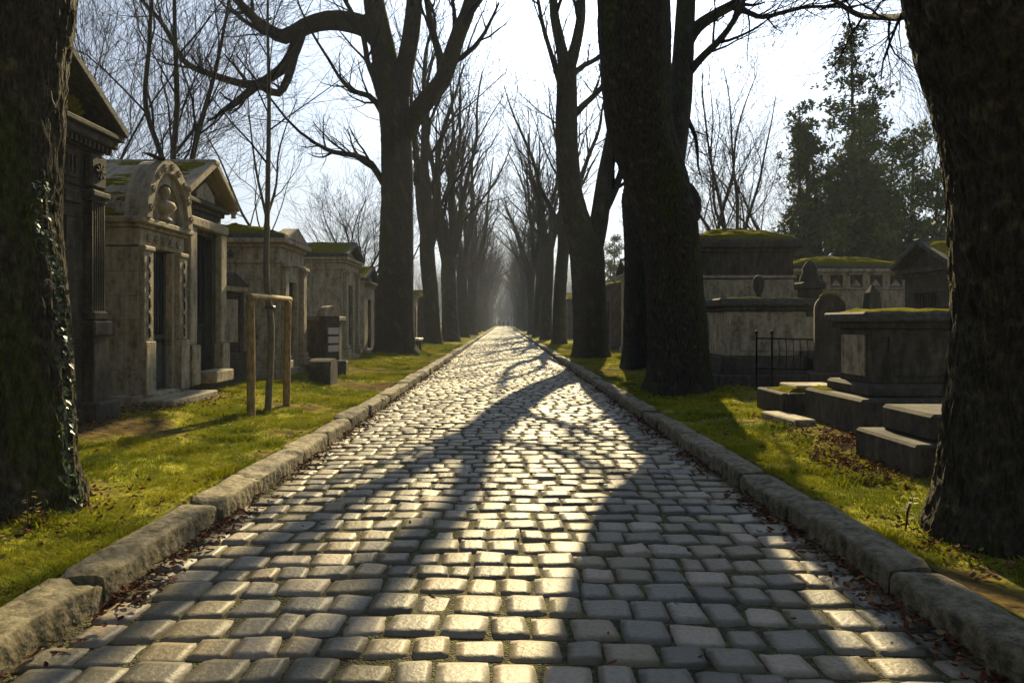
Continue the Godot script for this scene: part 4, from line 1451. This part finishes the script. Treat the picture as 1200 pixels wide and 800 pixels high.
	var med := MB.new()
	med.lathe([[0.0, 0.05], [0.13, 0.03], [0.15, 0.0]], Vector3.ZERO, 18)
	var mo := part("medallion", med, M.stone, f)
	mo.transform = Transform3D(Basis(Vector3(0, 0, 1), PI / 2), Vector3(-0.83, 2.64, -1.45))
	var ct := cornice(t, 1.65, 2.4, 2.78, [[0.08, 0.06], [0.1, 0.16]], M.stone)
	flat_roof(t, 1.65, 2.4, ct, 0.12, 0.18, M.slate, 0.25, 21)
	var ped := MB.new()
	ped.extrude(tri_poly(1.6, 0.3), -0.2, 0.14, Transform3D(Basis(), Vector3(0, ct + 0.02, 0)))
	part("pediment", ped, M.stone, t)
	for x in [-0.66, 0.66]:
		pilaster(t, x, 0.2, 2.44, 0.24, 0.03, M.stone)
	# --- next chapel, moss-thick roof
	t = thing("tomb_chapel", "chapel with thick bright moss draped over its roof, nearest the crooked-limb tree", "tomb", Vector3(-4.75, 0.25, -21.2), L, g)
	courses(t, {"w": 2.0, "d": 2.5, "h": 2.75, "courses": 6, "dw": 0.7, "dn": 5})
	for x in [-0.82, 0.82]:
		pilaster(t, x, 0.2, 2.74, 0.26, 0.03, M.stone)
	ct = cornice(t, 2.0, 2.5, 2.75, [[0.2, 0.03], [0.08, 0.1], [0.09, 0.18]], M.stone)
	gable_roof(t, 2.0, 2.5, ct, 0.42, 0.2, M.slate, M.stone, 0.25, 33)
	# --- low tombs between the chapels
	t = thing("box_tomb", "low dark box tomb beside the mossy-roofed chapel", "tomb", Vector3(-4.1, 0.22, -16.9), L)
	block("base", Vector3(0, 0.1, -0.7), Vector3(1.0, 0.3, 1.7), M.soot, t, 0.03)
	block("body", Vector3(0, 0.75, -0.7), Vector3(0.8, 1.0, 1.4), M.soot, t, 0.02)
	block("lid", Vector3(0, 1.3, -0.7), Vector3(0.95, 0.13, 1.6), M.slate, t, 0.03)
	t = thing("headstone", "dark headstone with a scrolled top and white plaques", "tombstone", Vector3(-3.85, 0.22, -15.6), L * 0.6)
	block("base", Vector3(0, 0.15, -0.2), Vector3(0.62, 0.4, 0.5), M.soot, t, 0.03)
	block("body", Vector3(0, 0.85, -0.2), Vector3(0.42, 1.05, 0.24), M.soot, t, 0.02)
	var hd := MB.new()
	var hp := PackedVector2Array()
	for k in 13:
		var a := PI * k / 12.0
		hp.append(Vector2(cos(a) * 0.27, sin(a) * 0.24))
	hd.extrude(hp, -0.34, -0.04, Transform3D(Basis(), Vector3(0, 1.36, 0)))
	part("scroll_top", hd, M.stone, t)
	for k in 3:
		block("plaque", Vector3(0, 0.62 + 0.2 * k, -0.065), Vector3(0.3, 0.15, 0.03), M.plaque, t, 0.006)
	t = thing("stone_block", "squat dark boundary stone with rounded top standing in the grass", "stone", Vector3(-3.55, 0.18, -14.3), L)
	var sb := MB.new()
	sb.extrude(PackedVector2Array([Vector2(-0.3, -0.2), Vector2(0.3, -0.2), Vector2(0.29, 0.36), Vector2(0.22, 0.46), Vector2(0.08, 0.5), Vector2(-0.12, 0.5), Vector2(-0.24, 0.45), Vector2(-0.3, 0.34)]), -0.45, 0.0)
	part("block", sb, M.soot, t)
	t = thing("stone_bench", "pale low stone slab bench beside the foot of the crooked-limb tree", "bench", Vector3(-3.55, 0.2, -29.5), L)
	block("slab", Vector3(0, 0.5, -0.25), Vector3(1.5, 0.1, 0.5), M.plaque, t, 0.02)
	for x in [-0.5, 0.5]:
		block("support", Vector3(x, 0.2, -0.25), Vector3(0.16, 0.5, 0.4), M.soot, t, 0.02)
	# --- farther chapels, both sides
	var far := [[-1, 27.0, 2.0, 2.4, 2.6, "gable", "mossy-roofed chapel partly behind the crooked-limb tree"], [-1, 31.2, 1.9, 2.4, 2.5, "flat", "flat mossy chapel just past the crooked-limb tree's trunk"], [-1, 35.0, 1.8, 2.3, 2.7, "gable", "gabled chapel third past the bright moss-draped one"], [-1, 41.0, 2.0, 2.3, 2.6, "flat", "distant flat-roofed chapel behind the slim trunk"], [-1, 49.0, 2.2, 2.4, 2.7, "gable", "distant gabled chapel behind the dark clump of trunks"],
		[1, 22.5, 2.2, 2.6, 2.9, "flat", "dark chapel seen in the slit behind the huge trunk"], [1, 28.0, 2.0, 2.6, 3.0, "gable", "shadowed gabled chapel behind the low-forking tree"], [1, 32.5, 2.0, 2.4, 2.7, "flat", "chapel with a sunlit strip of moss between two avenue trunks"], [1, 37.0, 1.9, 2.4, 2.6, "gable", "dark distant chapel next to the narrow upright trunk"], [1, 44.0, 2.0, 2.4, 2.8, "flat", "distant chapel behind the line of slender trunks"], [1, 54.0, 2.0, 2.4, 2.7, "gable", "farthest dim chapel behind the line of slender trunks"]]
	for k in far.size():
		var s: Array = far[k]
		var x: float = s[0] * (5.3 if s[0] < 0 else 5.0)
		t = thing("tomb_chapel", s[6], "tomb", Vector3(x, 0.2, -s[1]), -s[0] * L, g if s[0] < 0 else "chapels along the slab side of the lane")
		var m: Material = M.stone if k % 3 != 1 else M.soot
		courses(t, {"w": s[2], "d": s[3], "h": s[4], "courses": 5, "dw": 0.7, "dn": 4, "mat": m})
		ct = cornice(t, s[2], s[3], s[4], [[0.12, 0.05], [0.1, 0.15]], m)
		if s[5] == "gable":
			gable_roof(t, s[2], s[3], ct, 0.5, 0.2, M.slate, m, 0.15, 60 + k)
		else:
			flat_roof(t, s[2], s[3], ct, 0.14, 0.15, M.slate, 0.18, 80 + k)
	build_tombs_opposite()


func build_tombs_opposite() -> void:
	var R := -PI / 2
	# --- big flat-roofed chapel behind the huge trunk
	var t := thing("tomb_chapel", "broad chapel with a level mossy roof right beside the huge trunk", "tomb", Vector3(4.55, 0.18, -17.6), R, "chapels along the slab side of the lane")
	courses(t, {"w": 2.1, "d": 2.5, "h": 2.3, "courses": 4, "dw": 0.8, "dn": 3})
	block("string_course", Vector3(0, 2.36, -1.25), Vector3(2.2, 0.08, 2.6), M.stone, t, 0.02)
	block("attic", Vector3(0, 2.68, -1.25), Vector3(2.08, 0.56, 2.48), M.soot, t, 0.015)
	var ct := cornice(t, 2.1, 2.5, 2.96, [[0.1, 0.06], [0.12, 0.18]], M.soot)
	flat_roof(t, 2.1, 2.5, ct, 0.13, 0.26, M.slate, 0.3, 101)
	# --- sarcophagus tomb in front of it
	t = thing("sarcophagus_tomb", "tall sarcophagus tomb with a stained pale side panel and dark cap slab", "tomb", Vector3(4.35, 0.16, -14.2), R)
	block("step", Vector3(0, 0.1, -1.1), Vector3(1.7, 0.3, 2.5), M.soot, t, 0.03)
	block("base", Vector3(0, 0.42, -1.1), Vector3(1.4, 0.38, 2.25), M.soot, t, 0.03)
	block("body", Vector3(0, 1.05, -1.1), Vector3(1.15, 0.9, 2.0), M.stone, t, 0.02)
	block("side_panel", Vector3(0.585, 1.05, -1.12), Vector3(0.03, 0.68, 1.5), M.stone, t, 0.008)
	block("cap_moulding", Vector3(0, 1.55, -1.1), Vector3(1.28, 0.1, 2.15), M.soot, t, 0.03)
	var cap := block("cap_slab", Vector3(0, 1.68, -1.1), Vector3(1.45, 0.16, 2.35), M.slate, t, 0.03)
	moss(cap, Vector3(-0.7, 1.76, 0.05), Vector3(0.7, 1.76, 0.05), Vector3(0.7, 1.76, -2.25), Vector3(-0.7, 1.76, -2.25), 0.02, 9, -0.05)
	block("corner_strip", Vector3(0.6, 1.05, -0.13), Vector3(0.05, 0.88, 0.1), M.stone, t, 0.01)
	var u := thing("stone_urn", "egg-shaped dark stone urn standing on the sarcophagus cap slab", "urn", Vector3(5.35, 1.92, -14.3))
	var ub := MB.new()
	ub.lathe([[0.1, 0.0], [0.1, 0.03], [0.045, 0.06], [0.04, 0.1], [0.09, 0.18], [0.12, 0.3], [0.115, 0.4], [0.08, 0.47], [0.05, 0.5], [0.0, 0.51]], Vector3.ZERO, 16)
	part("bowl", ub, M.soot, u)
	block("foot", Vector3(0, 0.0, 0), Vector3(0.22, 0.03, 0.22), M.soot, u, 0.008)
	# --- iron railing before it
	var r := thing("grave_railing", "low black iron railing with ball-topped posts in front of the sarcophagus", "railing", Vector3(0, ground_y(4.8, -12.4), -12.4))
	for x in [4.6, 4.88, 5.9]:
		var pm := MB.new()
		pm.tube(PackedVector3Array([Vector3(x, -0.1, 0), Vector3(x, 1.02, 0)]), PackedFloat32Array([0.018, 0.018]), 8)
		pm.lathe([[0.0, -0.03], [0.03, -0.015], [0.036, 0.01], [0.025, 0.035], [0.0, 0.05]], Vector3(x, 1.05, 0), 10)
		part("post", pm, M.iron, r)
	for y in [0.95, 0.4]:
		var rm := MB.new()
		rm.tube(PackedVector3Array([Vector3(4.6, y, 0), Vector3(5.9, y - 0.03, 0)]), PackedFloat32Array([0.014, 0.014]), 7)
		part("rail", rm, M.iron, r)
	var scr := MB.new()
	for k in 7:
		var x := 5.0 + 0.13 * k
		scr.tube(PackedVector3Array([Vector3(x, 0.38, 0), Vector3(x + 0.02, 0.7, 0), Vector3(x, 0.93, 0)]), PackedFloat32Array([0.007, 0.007, 0.007]), 5)
	part("bars", scr, M.iron, r)
	# --- long low chapel with a pierced frieze
	t = thing("tomb_chapel", "long pale tomb with a pierced frieze and an even mossy roof line", "tomb", Vector3(8.2, 0.2, -21.0), R, "chapels along the slab side of the lane")
	courses(t, {"w": 2.0, "d": 3.7, "h": 2.2, "courses": 4, "dw": 0.8, "dn": 3})
	block("string_course", Vector3(0, 2.23, -1.85), Vector3(2.1, 0.07, 3.8), M.stone, t, 0.02)
	var f := block("frieze", Vector3(0, 2.44, -1.85), Vector3(1.9, 0.36, 3.6), M.soot, t, 0.01)
	for k in 7:
		block("pier", Vector3(0.98, 2.44, -0.1 - 3.5 * k / 6.0), Vector3(0.1, 0.36, 0.22), M.stone, f, 0.012)
	for k in 6:
		var th := MB.new()
		th.extrude(tri_poly(0.3, 0.2), 0.0, 0.05, Transform3D(Basis(Vector3.UP, PI / 2), Vector3(0.95, 2.3, -0.39 - 3.5 * k / 6.0)))
		part("trefoil", th, M.stone, f)
	ct = cornice(t, 2.0, 3.7, 2.62, [[0.08, 0.05], [0.1, 0.16]], M.stone)
	flat_roof(t, 2.0, 3.7, ct, 0.12, 0.24, M.slate, 0.3, 131)
	# --- gabled chapel half behind the framing trunk
	t = thing("tomb_chapel", "dark gabled chapel with an open dark bay, partly behind the bulging framing trunk", "tomb", Vector3(9.0, 0.2, -14.55), R, "chapels along the slab side of the lane")
	courses(t, {"w": 1.5, "d": 2.6, "h": 2.2, "courses": 6, "dw": 0.8, "dn": 5, "mat": M.soot, "doormat": M.iron})
	ct = cornice(t, 1.5, 2.6, 2.2, [[0.1, 0.05], [0.1, 0.14]], M.soot)
	gable_roof(t, 1.5, 2.6, ct, 0.5, 0.2, M.slate, M.soot, 0.3, 141)
	# --- round-topped stele and the finial behind it
	t = thing("headstone", "tall round-topped grey headstone between the sarcophagus and the panelled tomb", "tombstone", Vector3(5.75, 0.16, -12.0), -0.35)
	block("base", Vector3(0, 0.15, -0.12), Vector3(0.72, 0.5, 0.5), M.soot, t, 0.03)
	var hp := PackedVector2Array([Vector2(-0.25, 0.4), Vector2(0.25, 0.4)])
	for k in 13:
		var a := PI * k / 12.0
		hp.append(Vector2(cos(a) * 0.25, 1.52 + sin(a) * 0.25))
	var hm := MB.new()
	hm.extrude(hp, -0.25, 0.0)
	part("slab", hm, M.soot, t)
	var hi := MB.new()
	var hq := PackedVector2Array([Vector2(-0.17, 0.55), Vector2(0.17, 0.55)])
	for k in 13:
		var a := PI * k / 12.0
		hq.append(Vector2(cos(a) * 0.17, 1.5 + sin(a) * 0.17))
	hi.extrude(hq, 0.0, 0.03)
	part("inset_panel", hi, M.soot, t)
	moss(t, Vector3(-0.17, 1.76, -0.01), Vector3(0.17, 1.76, -0.01), Vector3(0.17, 1.76, -0.24), Vector3(-0.17, 1.76, -0.24), 0.03, 66, 0.2, 8, 6)
	t = thing("grave_pillar", "carved grave pillar with a pointed cap behind the round-topped headstone", "tombstone", Vector3(6.2, 0.16, -13.8))
	block("base", Vector3(0, 0.3, 0), Vector3(0.6, 0.8, 0.6), M.soot, t, 0.03)
	block("shaft", Vector3(0, 1.3, 0), Vector3(0.36, 1.3, 0.36), M.soot, t, 0.02)
	block("cap", Vector3(0, 2.02, 0), Vector3(0.48, 0.14, 0.48), M.soot, t, 0.04)
	var pf := MB.new()
	pf.lathe([[0.2, 0.0], [0.19, 0.1], [0.14, 0.2], [0.15, 0.28], [0.08, 0.4], [0.0, 0.46]], Vector3(0, 2.09, 0), 12)
	part("finial", pf, M.soot, t)
	t = thing("obelisk", "small pale obelisk behind the panelled tomb", "tombstone", Vector3(7.35, 0.18, -13.6))
	block("base", Vector3(0, 0.4, 0), Vector3(0.6, 1.0, 0.6), M.soot, t, 0.03)
	var om := MB.new()
	om.frustum(Vector3(0, 0.9, 0), 0.36, 0.36, 0.2, 0.2, 0.95)
	om.frustum(Vector3(0, 1.85, 0), 0.2, 0.2, 0.02, 0.02, 0.16)
	part("shaft", om, M.soot, t)
	# --- panelled tomb with a mossy lid
	t = thing("box_tomb", "large panelled box tomb with a mossy lid, beside the framing trunk", "tomb", Vector3(4.4, 0.14, -8.55), R)
	block("step", Vector3(0, 0.17, -1.0), Vector3(1.5, 0.5, 2.6), M.soot, t, 0.03)
	block("base", Vector3(0, 0.49, -1.1), Vector3(1.1, 0.16, 2.4), M.soot, t, 0.04)
	block("body", Vector3(0, 0.9, -1.05), Vector3(0.78, 0.66, 2.1), M.soot, t, 0.015)
	block("front_panel", Vector3(0, 0.9, 0.015), Vector3(0.56, 0.5, 0.03), M.stone, t, 0.01)
	block("side_panel", Vector3(0.4, 0.9, -1.05), Vector3(0.03, 0.48, 1.7), M.soot, t, 0.01)
	block("lid_moulding", Vector3(0, 1.27, -1.05), Vector3(0.9, 0.08, 2.24), M.soot, t, 0.025)
	var lid := block("lid", Vector3(0, 1.37, -1.05), Vector3(1.04, 0.12, 2.4), M.slate, t, 0.025)
	moss(lid, Vector3(-0.5, 1.43, 0.12), Vector3(0.5, 1.43, 0.12), Vector3(0.5, 1.43, -2.2), Vector3(-0.5, 1.43, -2.2), 0.03, 55, 0.1)
	moss(t, Vector3(-0.7, 0.42, 0.28), Vector3(-0.2, 0.42, 0.28), Vector3(-0.2, 0.42, 0.12), Vector3(-0.7, 0.42, 0.12), 0.03, 57, 0.15, 8, 6)
	# --- planter with grass
	t = thing("grave_planter", "low stone grave border filled with bright grass", "planter", Vector3(3.95, 0.12, -9.9), R)
	for s in [-1.0, 1.0]:
		block("side", Vector3(s * 0.42, 0.12, -0.5), Vector3(0.1, 0.44, 1.0), M.soot, t, 0.02)
	block("front", Vector3(0, 0.12, 0.05), Vector3(0.94, 0.44, 0.1), M.soot, t, 0.02)
	block("back", Vector3(0, 0.12, -1.05), Vector3(0.94, 0.44, 0.1), M.soot, t, 0.02)
	block("soil", Vector3(0, 0.2, -0.5), Vector3(0.74, 0.2, 1.0), M.joint, t, 0.02)
	moss(t, Vector3(-0.37, 0.31, 0.0), Vector3(0.37, 0.31, 0.0), Vector3(0.37, 0.31, -1.0), Vector3(-0.37, 0.31, -1.0), 0.05, 77, 0.2)
	t = thing("kerb_slab", "pale flat stone lying in the turf before the grave border", "stone", Vector3(3.75, 0.11, -9.0), R + 0.1)
	block("slab", Vector3(0, 0.06, 0), Vector3(0.9, 0.1, 0.3), M.stone, t, 0.02)
	t = thing("grave_step", "pale stone step between the grave border and the panelled tomb", "step", Vector3(4.35, 0.13, -10.35), R)
	block("tread", Vector3(0, 0.3, -0.3), Vector3(0.6, 0.16, 0.7), M.stone, t, 0.02)
	block("riser", Vector3(0, 0.1, -0.3), Vector3(0.56, 0.24, 0.66), M.soot, t, 0.02)
	# --- two-tier slab
	t = thing("grave_slab", "two-tier pale stone slab tomb at the foot of the framing trunk", "tomb", Vector3(3.5, 0.12, -6.3), R)
	block("lower_tier", Vector3(0.1, 0.13, -0.8), Vector3(1.0, 0.34, 1.7), M.soot, t, 0.025)
	block("upper_tier", Vector3(0.1, 0.42, -0.9), Vector3(0.8, 0.24, 1.5), M.soot, t, 0.03)


# ---------------------------------------------------------------- living things
func capsule_field(p: Vector3, bones: Array) -> float:
	var d := 9.0
	for b in bones:
		var a: Vector3 = b[0]
		var ab: Vector3 = b[1] - a
		var t := clampf((p - a).dot(ab) / maxf(ab.length_squared(), 1e-6), 0, 1)
		var e := p.distance_to(a + ab * t) - lerpf(b[2], b[3], t)
		var k: float = b[4] if b.size() > 4 else 0.04
		var h := clampf(0.5 + 0.5 * (d - e) / k, 0, 1)
		d = lerpf(d, e, h) - k * h * (1.0 - h)
	return d


func surface_net(bones: Array, lo: Vector3, hi: Vector3, cell: float, paint: Callable) -> MB:
	var nx := int((hi.x - lo.x) / cell) + 1
	var ny := int((hi.y - lo.y) / cell) + 1
	var nz := int((hi.z - lo.z) / cell) + 1
	var f := PackedFloat32Array()
	f.resize(nx * ny * nz)
	for z in nz:
		for y in ny:
			for x in nx:
				f[x + nx * (y + ny * z)] = capsule_field(lo + Vector3(x, y, z) * cell, bones)
	var mb := MB.new()
	var at := {}
	for z in nz - 1:
		for y in ny - 1:
			for x in nx - 1:
				var sum := Vector3.ZERO
				var cnt := 0
				for e in [[0, 0, 0, 1, 0, 0], [0, 1, 0, 1, 1, 0], [0, 0, 1, 1, 0, 1], [0, 1, 1, 1, 1, 1], [0, 0, 0, 0, 1, 0], [1, 0, 0, 1, 1, 0], [0, 0, 1, 0, 1, 1], [1, 0, 1, 1, 1, 1], [0, 0, 0, 0, 0, 1], [1, 0, 0, 1, 0, 1], [0, 1, 0, 0, 1, 1], [1, 1, 0, 1, 1, 1]]:
					var a := f[x + e[0] + nx * (y + e[1] + ny * (z + e[2]))]
					var b := f[x + e[3] + nx * (y + e[4] + ny * (z + e[5]))]
					if (a < 0) != (b < 0):
						sum += Vector3(e[0], e[1], e[2]).lerp(Vector3(e[3], e[4], e[5]), a / (a - b))
						cnt += 1
				if cnt:
					at[x + nx * (y + ny * z)] = mb.v.size()
					var p := lo + (Vector3(x, y, z) + sum / cnt) * cell
					mb.v.append(p)
					mb.n.append(Vector3.UP)
					mb.c.append(paint.call(p))
	for z in range(1, nz - 1):
		for y in range(1, ny - 1):
			for x in range(1, nx - 1):
				var k := x + nx * (y + ny * z)
				for ax in 3:
					var s: int = [1, nx, nx * ny][ax]
					if (f[k] < 0) == (f[k + s] < 0):
						continue
					var u: int = [nx, nx * ny, 1][ax]
					var w: int = [nx * ny, 1, nx][ax]
					var q := [at.get(k - u - w), at.get(k - w), at.get(k), at.get(k - u)]
					if q.has(null):
						continue
					if f[k] < 0:
						mb.i.append_array([q[0], q[2], q[1], q[0], q[3], q[2]])
					else:
						mb.i.append_array([q[0], q[1], q[2], q[0], q[2], q[3]])
	mb.renormal(0)
	return mb


func build_people() -> void:
	for s in [[-1.15, 188.0, 1.72, 0.2, Color(0.02, 0.022, 0.03), Color(0.02, 0.02, 0.025), "person in dark clothes walking at the lane's far end, on the kerb side"], [0.05, 191.0, 1.66, 0.25, Color(0.03, 0.02, 0.02), Color(0.025, 0.03, 0.045), "person in a dark coat walking in the middle of the distant group"], [1.3, 187.0, 1.76, 0.15, Color(0.025, 0.025, 0.025), Color(0.02, 0.02, 0.02), "person in dark clothes walking apart from the distant pair"]]:
		var h: float = s[2]
		var st: float = s[3]
		var t := thing("person", s[6], "person", Vector3(s[0], 0.0, -s[1]), 0.0, "people walking far down the lane")
		var bones := [
			[Vector3(0, 0.9, 0), Vector3(0, 1.15, 0), 0.15, 0.15], [Vector3(0, 1.15, 0), Vector3(0, 1.38, 0), 0.15, 0.15], [Vector3(-0.15, 1.4, 0), Vector3(0.15, 1.4, 0), 0.08, 0.08],
			[Vector3(0, 1.4, 0), Vector3(0, 1.54, 0.01), 0.06, 0.055], [Vector3(0, 1.6, 0.02), Vector3(0, 1.68, 0.0), 0.09, 0.1, 0.03],
			[Vector3(-0.09, 0.92, 0), Vector3(-0.1, 0.5, st * 0.5), 0.095, 0.065], [Vector3(-0.1, 0.5, st * 0.5), Vector3(-0.1, 0.08, st * 0.9), 0.06, 0.042], [Vector3(-0.1, 0.06, st * 0.9), Vector3(-0.11, 0.04, st * 0.9 + 0.16), 0.045, 0.035],
			[Vector3(0.09, 0.92, 0), Vector3(0.1, 0.5, -st * 0.2), 0.095, 0.065], [Vector3(0.1, 0.5, -st * 0.2), Vector3(0.1, 0.1, -st * 1.1), 0.06, 0.042], [Vector3(0.1, 0.07, -st * 1.1), Vector3(0.11, 0.04, -st * 1.1 + 0.14), 0.045, 0.035],
			[Vector3(-0.2, 1.4, 0), Vector3(-0.25, 1.12, -0.06), 0.06, 0.05], [Vector3(-0.25, 1.12, -0.06), Vector3(-0.25, 0.88, 0.04), 0.045, 0.035], [Vector3(0.2, 1.4, 0), Vector3(0.25, 1.12, 0.05), 0.06, 0.05], [Vector3(0.25, 1.12, 0.05), Vector3(0.25, 0.88, 0.12), 0.045, 0.035]]
		var top: Color = s[4]
		var low: Color = s[5]
		var paint := func(p: Vector3) -> Color:
			return Color(0.3, 0.19, 0.14) if p.y > 1.5 and p.y < 1.66 and p.z > 0.05 else (Color(0.03, 0.02, 0.015) if p.y > 1.55 else (top if p.y > 0.86 else low))
		var mb := surface_net(bones, Vector3(-0.42, -0.02, -0.42), Vector3(0.42, 1.84, 0.46), 0.045, paint)
		var o := part("body", mb, M.cloth, t)
		o.scale = Vector3.ONE * h / 1.76
		o.position.y = road_y(s[0]) + 0.03


func build_bird() -> void:
	var p := sight(314, 26, 27.3)
	var t := thing("bird", "small dark bird perched on the crooked limb", "bird", p, 0.6)
	var bones := [[Vector3(-0.03, 0.1, 0), Vector3(0.07, 0.14, 0), 0.055, 0.05, 0.02], [Vector3(0.09, 0.19, 0), Vector3(0.1, 0.2, 0), 0.038, 0.034, 0.02], [Vector3(0.12, 0.2, 0), Vector3(0.165, 0.19, 0), 0.014, 0.004, 0.01], [Vector3(-0.06, 0.09, 0), Vector3(-0.2, 0.04, 0), 0.03, 0.016, 0.02], [Vector3(0.0, 0.07, 0.02), Vector3(0.01, 0.0, 0.02), 0.012, 0.009, 0.01], [Vector3(0.0, 0.07, -0.02), Vector3(0.01, 0.0, -0.02), 0.012, 0.009, 0.01]]
	var mb := surface_net(bones, Vector3(-0.26, -0.03, -0.1), Vector3(0.2, 0.27, 0.1), 0.012, func(_p: Vector3) -> Color: return Color(1, 1, 1))
	part("body", mb, M.feather, t)


func _ready() -> void:
	noise.seed = 7
	noise.noise_type = FastNoiseLite.TYPE_SIMPLEX_SMOOTH
	noise.frequency = 0.01
	noise.fractal_octaves = 3
	set_up_view()
	make_materials()
	build_ground()
	build_road()
	build_kerbs()
	build_tombs()
	build_trees()
	build_grass()
	build_fallen_leaves()
	build_people()
	build_bird()
